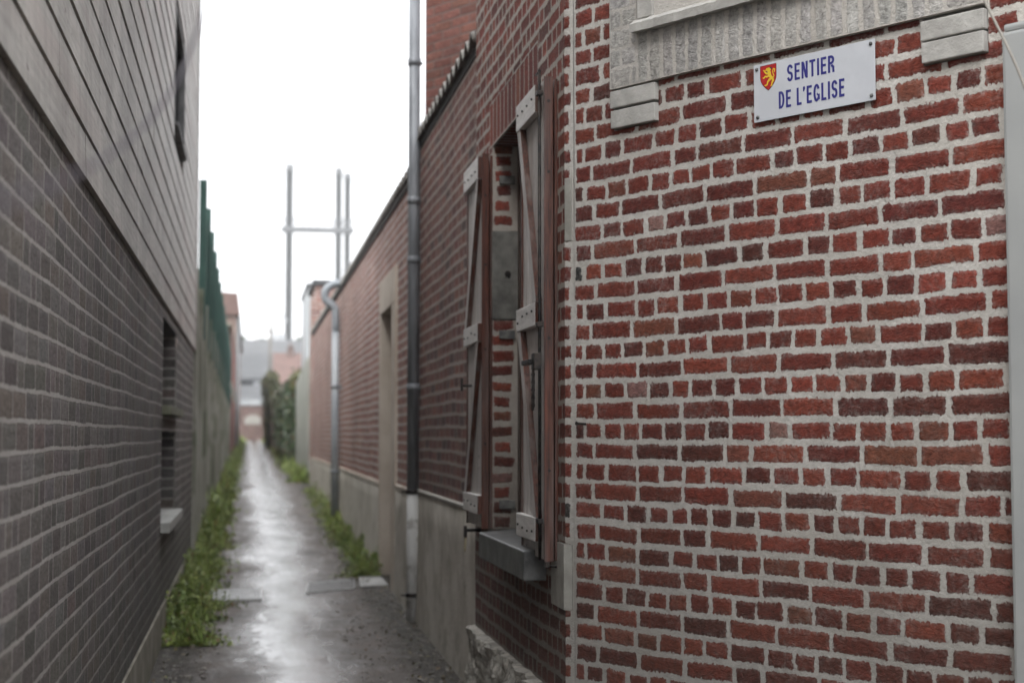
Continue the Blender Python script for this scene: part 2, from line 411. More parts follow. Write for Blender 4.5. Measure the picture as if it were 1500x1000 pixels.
# side wall with window opening
KS = K-T*.045
SH = (Vector((KS.x, 0, 0)), Y1, XN); SR = (Vector((1.29, 0, 0)), Y1, XN)
OY0, OY1, OZ0, OZ1 = 6.84, 8.02, .955, 2.985
B = Bricks()
clipS = [(6.0, 6.40, .74, 1.01), (OY0, OY1, OZ0, OZ1), (OY0-.12, OY1+.10, 2.985, 3.225), (5, 12, -.3, .36), (5, KS.y, -1, 9)]
B.panel(SH, KS.y-.012, 8.64, 1.504-.08*20, 64, rows_english(.225, .112, phase=1), clipS, ch=.08, joint=.016, jh=.020, pal=red_pal, amp=.003, jit=.006)
# soldier bricks of the flat arch
n = 12; L0, L1 = OY0-.12, OY1+.10
for i in range(n):
    a = L0+(L1-L0)*i/n; b = L0+(L1-L0)*(i+1)/n
    B.cellrect(SH, a, b, 2.985, 3.225, (b-a)-.016, .225, red_pal(0), [], 0, random.uniform(-.02, .02))
# reveals (half brick deep) at the far and near jambs
JF = (Vector((KS.x, OY1, 0)), X1, Vector((0, -1, 0))); JN = (Vector((KS.x, OY0, 0)), X1, Vector((0, 1, 0)))
for fr_ in (JF, JN):
    for k in range(64):
        z0 = 1.504-.08*20+k*.08
        if z0+.08 < OZ0 or z0 > OZ1: continue
        B.cellrect(fr_, -.0, .165, max(z0, OZ0), min(z0+.08, OZ1), .098+random.uniform(-.022, .016), .054+random.uniform(-.008, .005), red_pal(0), [(-1, 1, 2.055, 2.53)], 0, random.uniform(-.07, .07), (-.028+random.uniform(-.006, .006), random.uniform(-.003, .003)))
# underside of arch
P = [(1.29, OY0, OZ1), (1.43, OY0, OZ1), (1.43, OY1, OZ1), (1.29, OY1, OZ1)]
for i in range(16):
    a = OY0+(OY1-OY0)*i/16; b = OY0+(OY1-OY0)*(i+1)/16
    B.quad([(KS.x, a, OZ1), (1.43, a, OZ1), (1.43, b, OZ1), (KS.x, b, OZ1)], [(-.07, -.035, 0), (.07, -.035, 0), (.07, .035, 0), (-.07, .035, 0)], (.06, .028, 0), red_pal(0))
B.build("side_wall", M_side, house)
# unseen core added to block light, far gable and roof
MB().prism([(1.46, 6.35, -.1), (1.46, 8.6, -.1), (6.5, 8.6, -.1), (6.5, 1.6, -.1), (3.95, 2.05, -.1)], (0, 0, 5.05)).build("inner_backing", plain("dark backing", (.05, .045, .04), (.07, .06, .055)), house)
MB().box((KS.x+.003, 8.60, 0), (6.5, 8.64, 5.0)).build("rear_wall", M_side, house)
MB().prism([(1.05, 5.95, 5.03), (1.05, 8.75, 5.03), (6.6, 8.75, 5.03), (6.6, 1.3, 5.03), (3.75, 1.55, 5.03)], (0, 0, .14)).build("roof", roof_grey, house)
# pale stone blocks let into the side wall and the jamb
def fbox(mb, s0, s1, z0, z1, d0, d1, bev=.0):
    M = Matrix(((T.x, NF.x, 0, K.x), (T.y, NF.y, 0, K.y), (0, 0, 1, 0), (0, 0, 0, 1)))
    mb.box((s0, d0, z0), (s1, d1, z1), bev, M); return mb
fbox(MB(), -.043, -.004, 2.238, 2.497, -.02, .003, .003).build("stone_block", pale_stone, house)
MB().prism([(KS.x-.006, KS.y+.003, .743), (K-T*.004).to_tuple()[:2]+(.743,), (1.33, 6.2, .743), (1.33, 6.40, .743), (KS.x-.006, 6.40, .743)], (0, 0, .264)).build("stone_block", pale_stone, house)
b_ = MB(); b_.box((1.262, 8.012, 2.057), (1.415, 8.2, 2.528), .008); b_.build("jamb_stone", plain("jamb stone", (.09, .088, .08), (.24, .235, .215), 5, 5, .8, .003), house)
MB().tube([(1.345, 8.013, 2.30), (1.345, 8.006, 2.30)], .017, 8).build('plug', iron, house)
# rough stone footing
def rough_face(name, x, y0, y1, z0, z1, mat, parent, amp=.03, back=.12, cap=True):
    ny = int((y1-y0)/.03); nzz = int((z1-z0)/.03)
    V, F = [], []
    rows = [('f', j) for j in range(nzz+1)] + [('t', j) for j in range(1, 4)]
    for kd, j in rows:
        for i in range(ny+1):
            y = y0+(y1-y0)*i/ny; 
            if kd == 'f':
                z = z0+(z1-z0)*j/nzz; p = Vector((y*5, z*6, 1)); f = mnoise.noise(p)+.6*mnoise.noise(p*2.3)+.35*mnoise.noise(p*6)
                c = mnoise.cell(Vector((y*5.2, z*6.5, 0)))*.5
                V.append((x-(f+c)*amp, y, z))
            else:
                p = Vector((y*6, j, 5)); V.append((x+back*j/3, y, z1+mnoise.noise(p)*.012+.004*j))
    m = ny+1
    for j in range(len(rows)-1):
        for i in range(ny): F.append((j*m+i, j*m+i+1, (j+1)*m+i+1, (j+1)*m+i))
    b0 = len(V)     # end facing the street
    return obj_from(name, V, F, mat, parent)
def rubble_mat():
    N = NT("rough limestone rubble")
    vo = N.n("TexVoronoi", {"Vector": N.V('MULTIPLY', N.obj, (1, .8, 1.4)), "Scale": 9}, feature='F1')
    ed = N.n("TexVoronoi", {"Vector": N.V('MULTIPLY', N.obj, (1, .8, 1.4)), "Scale": 9}, feature='DISTANCE_TO_EDGE').outputs[0]
    c = N.mix(N.ss(N.noise(14, 5, .7), .35, .65), (.26, .245, .21), (.60, .57, .51))
    c = N.mix(N.ss(N.sep(vo.outputs["Color"])[0], .2, .8, 0, .5), c, (.48, .46, .42))
    c = N.mix(N.ss(ed, .06, .0, 0, .6), c, (.10, .09, .075))
    return N.out(c, .9, N.M('ADD', N.noise(40, 5, .7), N.M('MULTIPLY', ed, 1.5)), .012, 1.)
M_rub = rubble_mat()
rough_face("stone_footing", 1.222, 6.04, 8.66, -.1, .375, M_rub, house)
MB().box((1.24, 6.0, -.1), (1.42, 6.03, .37)).build("footing_end", M_rub, house)
# sill of blue stone
b_ = MB(); b_.prism([(1.165, 0, .822), (1.165, 0, .950), (1.43, 0, .975), (1.43, 0, .822)], (0, 1.30, 0), Matrix.Translation((0, 6.535, 0)))
o = b_.build("window_sill", blue_stone, house)
md = o.modifiers.new("bevel", 'BEVEL'); md.width = .008; md.segments = 2
# window
wfr = MB()
wfr.box((1.40, OY1-.075, .97), (1.455, OY1-.0, 2.98)); wfr.box((1.40, OY0, .97), (1.455, OY0+.07, 2.98))
wfr.box((1.398, OY0+.07, .972), (1.455, OY1-.075, 1.05)); wfr.box((1.398, OY0+.07, 2.9), (1.455, OY1-.075, 2.979)); wfr.box((1.392, OY0+.07, 2.47), (1.455, OY1-.075, 2.53))
wfr.box((1.394, (OY0+OY1)/2-.04, 1.05), (1.453, (OY0+OY1)/2+.04, 2.47))
wo = wfr.build("window", wood_brown, house)
MB().box((1.425, OY0+.05, 1.0), (1.432, OY1-.05, 2.95)).build("glass", dark_glass, wo)
# iron pintle plates in the far jamb, hooks and the rope loop
for z in (1.955, 1.06, 2.78):
    MB().box((1.30, 8.005, z), (1.385, 8.018, z+.045), .003).build("hinge_plate", plain("worn zinc plate", (.10, .10, .10), (.2, .2, .19), 20), house)

# ---- shutters: ledged and braced planks, open flat against the wall
def shutter(y_h, y_f, z0, z1, sgn, name="shutter"):
    """y_h hinge side, y_f free side"""
    a, b = min(y_h, y_f), max(y_h, y_f)
    pl = MB(); n = 6; wd = (b-a-.02)/n
    for i in range(n):
        y0 = a+.01+i*wd
        pl.box((1.217, y0+.002, z0+.004), (1.242, y0+wd-.002, z1-.004), .003)
    o = pl.build(name, wood_grey, house)
    fr = MB()            # red-brown framing strips on both long edges, second thinner leaf behind
    for (p, q) in ((a, a+.012), (b-.012, b)):
        fr.box((1.209, p, z0), (1.248, q, z1), .002); fr.box((1.253, p-.0, z0+.004), (1.268, q, z1-.01), .002)
    fr.box((1.255, a+.012, z0+.01), (1.266, b-.012, z1-.015))
    fr.build("edge_strip", wood_red, o)
    near = a
    for (zz, hh) in ((z1-.135, .12), (z0+1.0-.015, .10), (z0+.075, .10)):
        MB().box((1.186, a+.10 if sgn < 0 else a+.012, zz), (1.2165, b-.0 if sgn < 0 else b-.03, zz+hh), .004).build("ledge", ledge_m, o)
        ya, yb = (a+.10, b) if sgn < 0 else (a+.012, b-.03)
        for i in range(4):
            yy = ya+(yb-ya)*(i+.5)/4; zc = zz+hh*.5+random.uniform(-.015, .015)
            MB().tube([(1.1875, yy, zc), (1.180, yy, zc)], .005, 8).build("screw_head", iron, o)
        # cut ends of the ledge show the red brown paint
        ye = ya-.003
        MB().box((1.188, ye-.004, zz+.002), (1.215, ye+.002, zz+hh-.002)).build("ledge_end", wood_red, o)
    for (zt, zb) in ((z1-.135, z0+1.085), (z0+.985, z0+.175)):
        yt, yb = (y_h-sgn*-.0, y_f)
        yt = y_h+(.05 if sgn > 0 else -.05); yb = y_f+(-.09 if sgn > 0 else .13)
        bw = .075
        poly = [(1.190, yt-bw/2, zt-.002), (1.190, yt+bw/2, zt-.002), (1.190, yb+bw/2, zb+.002), (1.190, yb-bw/2, zb+.002)]
        br = MB(); br.prism(poly, (.0262, 0, 0)); ob = br.build("brace", [wood_grey, wood_red], o)
        for f in ob.data.polygons: f.material_index = 0 if abs(f.normal.x) > .5 else 1
    return o
s1 = shutter(6.835, 6.275, .925, 2.955, -1); s1['label'] = "near shutter with the iron locking bar and chain"
s2 = shutter(8.03, 8.61, .955, 2.945, 1); s2['label'] = "far shutter with the loop of rope under it"
# locking bar of near shutter, hooks, latch and chain
MB().tube([(1.196, 6.315, .93), (1.196, 6.315, 2.99)], .007, 8).tube([(1.196, 6.315, 2.985), (1.196, 6.40, 2.985)], .004, 6).build("locking_bar", iron, s1)
lt = MB(); lt.box((1.168, 6.29, 1.72), (1.20, 6.36, 1.79), .004); lt.box((1.15, 6.33, 1.745), (1.185, 6.50, 1.765), .003)
lt.build('latch', iron, s1)
for z in (1.08, 2.88, 1.9): MB().box((1.183, 6.295, z), (1.2085, 6.335, z+.02), .002).build('bar_guide', iron, s1)
lt = MB()
for i in range(9):
    z = 1.70-i*.016; 
    lt.tube([(1.172+.006*math.cos(t), 6.335+.008*math.cos(t)*(i % 2), z+.011*math.sin(t)) for t in np.linspace(0, 2*math.pi, 9)], .0028, 5)
lt.tube([(1.172, 6.335, 1.72), (1.17, 6.335, 1.55)], .006, 6)
lt.build("chain", iron, s1)
for z in (1.3, 1.85, 2.55, 2.85):
    MB().tube([(1.228, 6.276, z), (1.228, 6.2725, z)], .0065, 10).build("bolt_hole", iron, s1)
for z in (1.4, 1.9, 2.35, 2.72):
    MB().tube([(1.228, 8.032, z), (1.228, 8.0175 if False else 8.0275, z)], .0065, 10).build("bolt_hole", iron, s2)
MB().box((1.21, 6.27, .90), (1.23, 6.30, .925), .003).tube([(1.22, 6.28, .91), (1.29, 6.28, .90)], .006, 8).build("shutter_stop", iron, s1)
MB().tube([(1.29, 8.45, 1.72), (1.16, 8.45, 1.72)], .007, 8).box((1.155, 8.43, 1.69), (1.165, 8.47, 1.76), .003).build("shutter_hook", iron, house)
MB().tube([(1.29, 8.42, .925), (1.18, 8.42, .925)], .009, 8).box((1.17, 8.40, .885), (1.185, 8.44, .95), .004).build("shutter_hook", iron, house)
pts = [(1.178+.002*math.sin(t), 8.42+.026*math.cos(t)*.6, .862+.052*math.sin(t)) for t in np.linspace(0, 2*math.pi, 25)]
tag(MB().tube(pts, .0055, 8, cap=False).build("rope_loop", plain("old cream rope", (.38, .33, .22), (.5, .45, .32), 60)), "small cream loop of rope hanging from the iron catch under the far shutter", "rope")
# nail in the front wall
tag(MB().tube([K+T*.075+NF*-.01+Vector((0, 0, 1.491)), K+T*.068+NF*.045+Vector((0, 0, 1.494))], .005, 8).tube([K+T*.068+NF*.043+Vector((0, 0, 1.494)), K+T*.0675+NF*.047+Vector((0, 0, 1.4942))], .008, 8).build("nail", iron), "short iron nail sticking out of the mortar beside the house corner", "nail")

# ---- blind window of grey rubbed brick on the front wall
def fbox(mb, s0, s1, z0, z1, d0, d1, bev=.0):
    M = Matrix(((T.x, NF.x, 0, K.x), (T.y, NF.y, 0, K.y), (0, 0, 1, 0), (0, 0, 0, 1)))
    mb.box((s0, d0, z0), (s1, d1, z1), bev, M); return mb
gpal = palette([(.44, .43, .41), (.48, .465, .45), (.41, .40, .385), (.455, .435, .41)], [1, 1, 1, 1], .06, .012)
PR = .022
FG = (K+NF*PR, T, NF)
B = Bricks()
# left and right legs of alternating blocks, both 0.02 proud
def leg(s0, s1, z0, z1, nrow, shortin, side):
    for k in range(nrow):
        a = z0+(z1-z0)*k/nrow; b = z0+(z1-z0)*(k+1)/nrow
        B.cellrect(FG, s0, s1, a, b, (s1-s0)-.012, (b-a)-.012, gpal(0), [], .0015)
def block(s0, s1, z0, z1, nm="grey_block"):
    mb = MB(); fbox(mb, s0, s1, z0, z1, -.02, PR+random.uniform(0, .004), .005); return mb.build(nm, grey_stone, None)
blocks = []
for (a, b, c, d) in ((.240, .480, 2.738, 2.806), (.243, .480, 2.657, 2.728), (1.663, 1.895, 2.735, 2.80), (1.668, 1.895, 2.660, 2.728)):
    blocks.append((a, b, c, d))
rw = 0; z = 2.815
while z < 3.33:
    h_ = .078
    wide = rw % 2 == 0
    B.cellrect(FG, .238, .355 if wide else .300, z, z+h_, (.117 if wide else .062)-.012, h_-.012, gpal(0), [], .001)
    if wide: pass
    B.cellrect(FG, .355 if wide else .300, .385, z, z+h_, .02 if wide else .07, h_-.014, gpal(0), [], .001)
    B.cellrect(FG, 1.757, 1.897, z, z+h_, .125, h_-.012, gpal(0), [], .001)
    z += h_; rw += 1
# soldier course
n = 21
for i in range(n):
    a = .385+(1.757-.385)*i/n; b = .385+(1.757-.385)*(i+1)/n
    B.cellrect(FG, a, b, 2.815, 3.015, (b-a)-.020, .19, gpal(0), [], .001, random.uniform(-.02, .02))
B.mortar(FG, .238, 1.897, 3.01, 3.33, -.004)
# lower edge and side returns of the raised field
def ret(p, q, za, zb):
    a = K+T*p; b = K+T*q
    return a, b
for (p, q, z_) in ((.238, 1.897, 2.815),):
    a, b = K+T*p, K+T*q; V = [a+Vector((0, 0, z_)), b+Vector((0, 0, z_)), b+NF*PR+Vector((0, 0, z_)), a+NF*PR+Vector((0, 0, z_))]
    B.quad([tuple(v) for v in V], [(1, 1, 0)]*4, (.01, .01, 0), (.3, .3, .3, 1))
for s_ in (.238, 1.897):
    a = K+T*s_; V = [a+Vector((0, 0, 2.815)), a+NF*PR+Vector((0, 0, 2.815)), a+NF*PR+Vector((0, 0, 3.33)), a+Vector((0, 0, 3.33))]
    B.quad([tuple(v) for v in V], [(1, 1, 0)]*4, (.01, .01, 0), (.3, .3, .3, 1))
ap = B.build("grey_brick_surround", M_grey, house)
mbk = MB()
for (a, b, c, d) in blocks: 
    mb = MB(); fbox(mb, a, b, c, d, -.02, PR+random.uniform(.0, .003), .004); mb.build("end_block", grey_stone, ap)
# projecting ledge, wall piece above it
def ledge_mesh():
    V, F = [], []; n = 90; s0, s1 = .386, 1.757
    prof = [(.0, 3.012), (.050, 3.008), (.052, 3.040), (.03, 3.058), (-.02, 3.066)]
    for i in range(n+1):
        s_ = s0+(s1-s0)*i/n
        for j, (d, z) in enumerate(prof):
            e = .003*mnoise.noise(Vector((s_*30, j*3, 0)))+.002*mnoise.noise(Vector((s_*90, j*3, 4)))
            V.append(K+T*s_+NF*(PR*.5+d+e*(j > 0))+Vector((0, 0, z+e)))
    m = len(prof)
    for i in range(n):
        for j in range(m-1): F.append((i*m+j, (i+1)*m+j, (i+1)*m+j+1, i*m+j+1))
    F.append(tuple(range(m))); F.append(tuple(n*m+j for j in range(m-1, -1, -1)))
    return obj_from("ledge", V, F, grey_stone, ap)
ledge_mesh()
mb = MB(); fbox(mb, .49, 1.66, 3.06, 4.6, -.02, .014); mb.build("blind_panel", panel_plaster, ap)
mb = MB(); fbox(mb, .395, .475, 3.066, 4.6, -.02, .030, .004); mb.build("jamb_strip", grey_stone, ap); mb = MB(); fbox(mb, 1.68, 1.755, 3.066, 4.6, -.02, .030, .004); mb.build("jamb_strip", grey_stone, ap)

# ---- street sign
SG = .012
sx0, sx1, sz0, sz1 = .961, 1.481, 2.573, 2.782
sign = thing("street_sign", "white rectangular street sign with blue lettering and a red shield on the brick wall", "street sign", K+T*1.22+Vector((0, 0, sz0)))
mb = MB(); fbox(mb, sx0, sx1, sz0, sz1, SG, SG+.003, .001)
sign_m = NT("enamel plate white"); sign_m = sign_m.out(sign_m.mix(sign_m.ss(sign_m.noise(9, 4, .6), .4, .7), (.54, .56, .60), (.58, .60, .64)), .3, spec=.5)
mb.build("plate", sign_m, sign)
PZ = SG+.0036
def strokes_mesh(name, strokes, mat, parent, d0=PZ, step=.0):
    """strokes: list of (list of (s,z), width). flat ribbons with mitred joints"""
    V, F = [], []
    for k, (pts, wd) in enumerate(strokes):
        pts = [Vector(p) for p in pts]; nn = len(pts); L = []
        for i, p in enumerate(pts):
            a = (pts[i]-pts[i-1]).normalized() if i > 0 else None
            b = (pts[i+1]-pts[i]).normalized() if i < nn-1 else None
            if a is None: a = b
            if b is None: b = a
            na = Vector((-a.y, a.x)); nb = Vector((-b.y, b.x)); m = (na+nb).normalized(); c = max(.35, m.dot(na))
            ww = wd[i] if isinstance(wd, (list, tuple)) else wd
            L.append((p+m*ww/2/c, p-m*ww/2/c))
        b0 = len(V); dd = d0+step*k
        for (p, q) in L:
            for r_ in (p, q): V.append(K+T*r_.x+NF*dd+Vector((0, 0, r_.y)))
        for i in range(nn-1): F.append((b0+2*i, b0+2*i+1, b0+2*i+3, b0+2*i+2))
    return obj_from(name, V, F, mat, parent)
def glyph(ch, w_):
    t = .145; h = t/2; A = []
    R_ = w_-h; L_ = h
    def arc(cx, cy, rx, ry, a0, a1, n=14): return [(cx+rx*math.cos(rad(a)), cy+ry*math.sin(rad(a))) for a in np.linspace(a0, a1, n)]
    if ch == 'S':
        ry = (1-t)/4; rx = (w_-t)/2; c = w_/2
        A.append((arc(c, .5+ry, rx, ry, 10, 255, 16)+[(c, .5+.01)][:0]+arc(c, .5-ry, rx, ry, 75, -170, 16), t))
    elif ch == 'E': A += [([(L_, 0), (L_, 1)], t), ([(t, 1-h), (w_, 1-h)], t), ([(t, .52), (w_*.92, .52)], t), ([(t, h), (w_, h)], t)]
    elif ch == 'N': A += [([(L_, 0), (L_, 1)], t), ([(R_, 0), (R_, 1)], t), ([(t*.9, .93), (w_-t*.9, .07)], t*.95)]
    elif ch == 'T': A += [([(w_/2, 0), (w_/2, 1-t)], t), ([(0, 1-h), (w_, 1-h)], t)]
    elif ch == 'I': A += [([(h, 0), (h, 1)], t)]
    elif ch == 'L': A += [([(L_, 0), (L_, 1)], t), ([(t, h), (w_, h)], t)]
    elif ch == 'R': A += [([(L_, 0), (L_, 1)], t), ([(t, 1-h)]+arc(w_*.45, .75-.01, R_-w_*.45, .25-h+.01, 90, -90, 12)+[(t, .5+.0)], t), ([(w_*.52, .44), (R_, .30), (R_+.01, 0)], t)]
    elif ch == 'D': A += [([(L_, 0), (L_, 1)], t), ([(t, 1-h), (w_*.35, 1-h)]+arc(w_*.38, .5, R_-w_*.38, .5-h, 85, -85, 16)+[(w_*.35, h), (t, h)], t)]
    elif ch == 'G': A += [(arc(w_/2, .5, (w_-t)/2, .5-h, 28, 318, 22), t), ([(R_, .10), (R_, .42)], t), ([(w_-t, .42), (w_*.52, .42)], t*.9)]
    elif ch == "'": A += [([(h, 1), (h, .86), (h*.4, .72)], [t, t, t*.4])]
    return A
def text_line(txt, s0, s1, z0, z1):
    wid = {'I': .145, "'": .15, ' ': .20, 'T': .42, 'L': .36, 'E': .38, 'S': .42, 'N': .44, 'R': .43, 'D': .43, 'G': .46}; gap = .115
    tot = sum(wid[c] for c in txt)+gap*(len(txt)-1); kx = (s1-s0)/tot; kz = z1-z0; x = 0; res = []
    for c in txt:
        for pts, t in glyph(c, wid[c]) if c != ' ' else []:
            res.append((pts, t, x))
        x += wid[c]+gap
    V = []
    # ribbons are drawn in letter units and then scaled
    return [([((px_+x_)*kx+s0, py*kz+z0) for (px_, py) in pts], [tt*(kx+kz)/2 for tt in t] if isinstance(t, list) else t*(kx+kz)/2) for pts, t, x_ in res]
blue = NT("blue lettering").out((.035, .035, .21), .4)
strokes_mesh("lettering", text_line("SENTIER", 1.112, 1.316, 2.697, 2.757), blue, sign, PZ, .00003)
strokes_mesh("lettering", text_line("DE L'EGLISE", 1.074, 1.357, 2.606, 2.668), blue, sign, PZ, .00003)
# shield
def shield_pts(s0, s1, zt, zb, inset=0):
    w_ = s1-s0; h_ = zt-zb; c = (s0+s1)/2; pts = []
    for t in np.linspace(0, 1, 12):
        y = t; hwid = .5*(1-max(0, (y-.45)/.55)**2.0)
        pts.append((c+w_*hwid*(1 if True else 1)-inset*(1 if hwid > 0 else 0), zt-inset-(h_-2.2*inset)*y))
    left = [(2*c-p[0], p[1]) for p in pts[::-1]]
    return pts+left[1:]
def flat_poly(name, pts, d, mat, parent):
    V = [K+T*p[0]+NF*d+Vector((0, 0, p[1])) for p in pts]
    return obj_from(name, V, [tuple(range(len(V)))], mat, parent)
sh = flat_poly("shield", shield_pts(.991, 1.065, 2.774, 2.680), PZ, NT("dark outline").out((.05, .01, .03), .4), sign)
flat_poly("shield_field", shield_pts(.991, 1.065, 2.774, 2.680, .0018), PZ+.0003, NT("red enamel").out((.42, .018, .02), .35), sh)
def lu(pts): return [(.991+.074*x, 2.774-.094*y) for x, y in pts]
W_ = .074
lion = [([(.50, .20), (.56, .33), (.62, .45), (.74, .56)], [.15*W_, .21*W_, .15*W_, .16*W_]),
        ([(.34, .22), (.42, .17), (.58, .16), (.64, .24)], [.06*W_, .12*W_, .13*W_, .08*W_]),
        ([(.55, .34), (.40, .33), (.30, .27), (.26, .20), (.19, .19)], [.12*W_, .09*W_, .075*W_, .07*W_, .05*W_]),
        ([(.58, .42), (.42, .46), (.31, .43), (.24, .49), (.16, .47)], [.10*W_, .09*W_, .075*W_, .07*W_, .05*W_]),
        ([(.70, .52), (.56, .60), (.47, .66), (.44, .76), (.33, .79), (.27, .77)], [.13*W_, .13*W_, .09*W_, .075*W_, .07*W_, .04*W_]),
        ([(.76, .54), (.80, .65), (.72, .74), (.72, .82), (.63, .83)], [.13*W_, .12*W_, .08*W_, .075*W_, .05*W_]),
        ([(.78, .55), (.86, .47), (.80, .38), (.76, .29), (.82, .20), (.90, .22), (.89, .31), (.84, .32)], [.05*W_, .05*W_, .045*W_, .045*W_, .055*W_, .06*W_, .05*W_, .03*W_])]
strokes_mesh("lion", [(lu(p), w_) for p, w_ in lion], NT("yellow enamel").out((.72, .50, .04), .35), sh, PZ+.0006, .00004)
strokes_mesh("lion_claw", [(lu([(.58, .12), (.68, .14), (.74, .20)]), [.03*W_, .06*W_, .02*W_]), (lu([(.40, .26), (.47, .29)]), [.05*W_, .05*W_])], NT("dark blue enamel").out((.03, .04, .10), .4), sh, PZ+.0011, .00004)
for (s_, z_) in ((.976, 2.765), (1.466, 2.767), (.979, 2.590), (1.467, 2.590)):
    c = K+T*s_+Vector((0, 0, z_))
    mb = MB(); mb.tube([c-NF*.01, c+NF*(PZ+.002)], .0068, 12); mb.tube([c+NF*(PZ+.002), c+NF*(PZ+.004), c+NF*(PZ+.0052)], [.0066, .0052, .002], 12)
    mb.build("screw", plain("screw steel", (.10, .10, .10), (.22, .22, .22), 90, metal=.7, rough=.35), sign)

# ---- trunking at the right edge, cable over it
tr = thing("cable_trunking", "pale grey plastic trunking running up the brick wall at the right edge", "trunking", K+T*2.03)
mb = MB(); fbox(mb, 1.972, 2.10, -.05, 2.70, .001, .05, .012); mb.build("cover", white_pvc, tr)
mb = MB(); fbox(mb, 1.976, 2.096, 2.70, 2.725, .001, .045, .010); mb.build("end_cap", white_pvc, tr)

# ============================================================ outbuilding with tiled eave, behind the house
ob = thing("outbuilding", "low brick outbuilding with grey cement base and old scalloped tile eave, joined to the house", "outbuilding", (1.29, 8.64, 0))
pal_o = palette([(.17, .065, .053), (.20, .08, .063), (.13, .05, .045), (.10, .055, .05)], [3, 3, 2, 1], .12)
B = Bricks(); B.panel(SR, 8.645, 12.02, 1.02, 34, rows_run(.225, .012, .5, .35), [], ch=.0795, joint=.016, jh=.02, pal=pal_o, amp=.004)
B.build("brick_wall", M_out, ob)
def rbase(name, y0, y1, zt, parent, x=1.272):
    V, F = [], []; ny = int((y1-y0)/.1); zz = [0, .12, .3, .55, .8, 1]
    for i in range(ny+1):
        y = y0+(y1-y0)*i/ny; b = g(y)-.05
        for t in zz: V.append((x+.008*mnoise.noise(Vector((y*1.5, t*2, 0)))-.02*(1-t)**3, y, b+(zt+.006*mnoise.noise(Vector((y*3, 0, 9)))-b)*t))
        V.append((x+.02, y, zt+.02))
    m = len(zz)+1
    for i in range(ny):
        for j in range(m-1): F.append((i*m+j, (i+1)*m+j, (i+1)*m+j+1, i*m+j+1))
    o = obj_from(name, V, F, render_m, parent, True)
    return o
rbase("cement_base", 8.665, 12.02, 1.015, ob)
MB().box((1.262, 8.665, 1.012), (1.292, 12.02, 1.030), .004).build("mortar_fillet", plain("pale fillet", (.38, .36, .33), (.48, .46, .43), 12), ob)
def tiles(name, y0, y1, ze, depth, slope, parent, pitch=.215, x0=1.250, h=.055):
    V, F = [], []; n = int((y1-y0)/.0175); xs = [0, .02]+[depth*t for t in (.33, .66, 1)]
    for sd, th in ((0, 0), (1, -.016)):
        for i in range(n+1):
            y = y0+(y1-y0)*i/n; ph = (y-y0)/pitch; t = ph-math.floor(ph)
            prof = h*(math.sin(math.pi*min(t/.62, 1))**.7 if t < .62 else -.35*math.sin(math.pi*(t-.62)/.38))
            for xx in xs: V.append((x0+xx+sd*.004, y, ze+prof+th+xx*math.tan(rad(slope))))
    m = len(xs); N0 = (n+1)*m
    for i in range(n):
        for j in range(m-1):
            a = i*m+j; F.append((a, a+m, a+m+1, a+1)); a += N0; F.append((a+1, a+m+1, a+m, a))
        F.append((i*m, i*m+N0, (i+1)*m+N0, (i+1)*m))
    o = obj_from(name, V, F, [tile_m, tile_rim], parent, False)
    o.data.polygons.foreach_set('material_index', [1 if f % (2*(m-1)+1) == 2*(m-1) or f % (2*(m-1)+1) == 0 else 0 for f in range(len(F))]); return o
tiles("tile_roof", 8.70, 11.98, 3.735, 2.6, 30, ob)
MB().box((1.284, 8.65, 3.66), (1.33, 12.0, 3.715)).build("eave_shade", plain("black eave shade", (.012, .011, .010), (.02, .018, .017)), ob)  # near-black strip stands in for the shadow under the eave
MB().box((1.295, 11.98, 0), (3.8, 12.02, 3.70)).prism([(1.30, 11.98, 3.70), (3.8, 11.98, 3.70), (3.8, 11.98, 5.1)], (0, .04, 0)).build("end_wall", M_out, ob)

# taller house of newer orange brick set back behind it
gh = thing("gable_house", "taller house of even orange-red brick rising behind the tiled eave", "house", (1.40, 12.44, 0))
G0 = Vector((1.40, 12.44, 0)); B = Bricks()
pal_n = palette([(.20, .085, .066), (.17, .07, .055), (.235, .10, .078)], [2, 1, 1], .08)
B.panel((G0, T, NF), 0, 3.2, 2.4, 62, rows_run(.225, .002), [], ch=.075, joint=.010, pal=pal_n, amp=0, jit=.001)
B.panel((G0, -NF, -T), 0, 5, 2.4, 62, rows_run(.225, .002), [], ch=.075, joint=.010, pal=pal_n, amp=0, jit=.001)
B.build("brick_wall", M_new, gh)
Q = [G0+T*.02-NF*.02, G0+T*3.2-NF*.02, G0+T*3.2-NF*5, G0+T*.02-NF*5]
MB().prism([(p.x, p.y, 7.06) for p in Q], (0, 0, .15)).build("roof", roof_grey, gh)

# ============================================================ long outbuilding with the doorway
lb = thing("long_outbuilding", "long low brick building with a concrete door surround and cement base along the alley", "outbuilding", (1.29, 12.05, 0))
DY0, DY1, DZ0, DZ1 = 13.57, 15.22, 0, 2.95
pal_l = palette([(.27, .115, .095), (.31, .14, .115), (.22, .095, .08), (.34, .18, .15)], [3, 3, 2, 1], .1)
M_long = brick_mat("long wall brick", (.56, .49, .45), .7, .004, .3)
B = Bricks(); B.panel(SR, 12.05, 32.4, .98, 33, rows_run(.225, .012, .5, .3), [(DY0, DY1, DZ0, DZ1)], ch=.0795, joint=.017, jh=.021, pal=pal_l, amp=.004)
B.panel((Vector((1.29, 32.4, 0)), X1, Vector((0, 1, 0))), 0, .4, .98, 33, rows_run(), [], pal=pal_l)
B.build("brick_wall", M_long, lb)
rbase("cement_base", 12.05, 13.57, 1.0, lb); rbase("cement_base", 15.22, 32.4, .965, lb)
MB().box((1.262, 12.05, .99), (1.292, 13.57, 1.01)).box((1.262, 15.22, .955), (1.292, 32.3, .985)).build("mortar_fillet", beige_conc, lb)
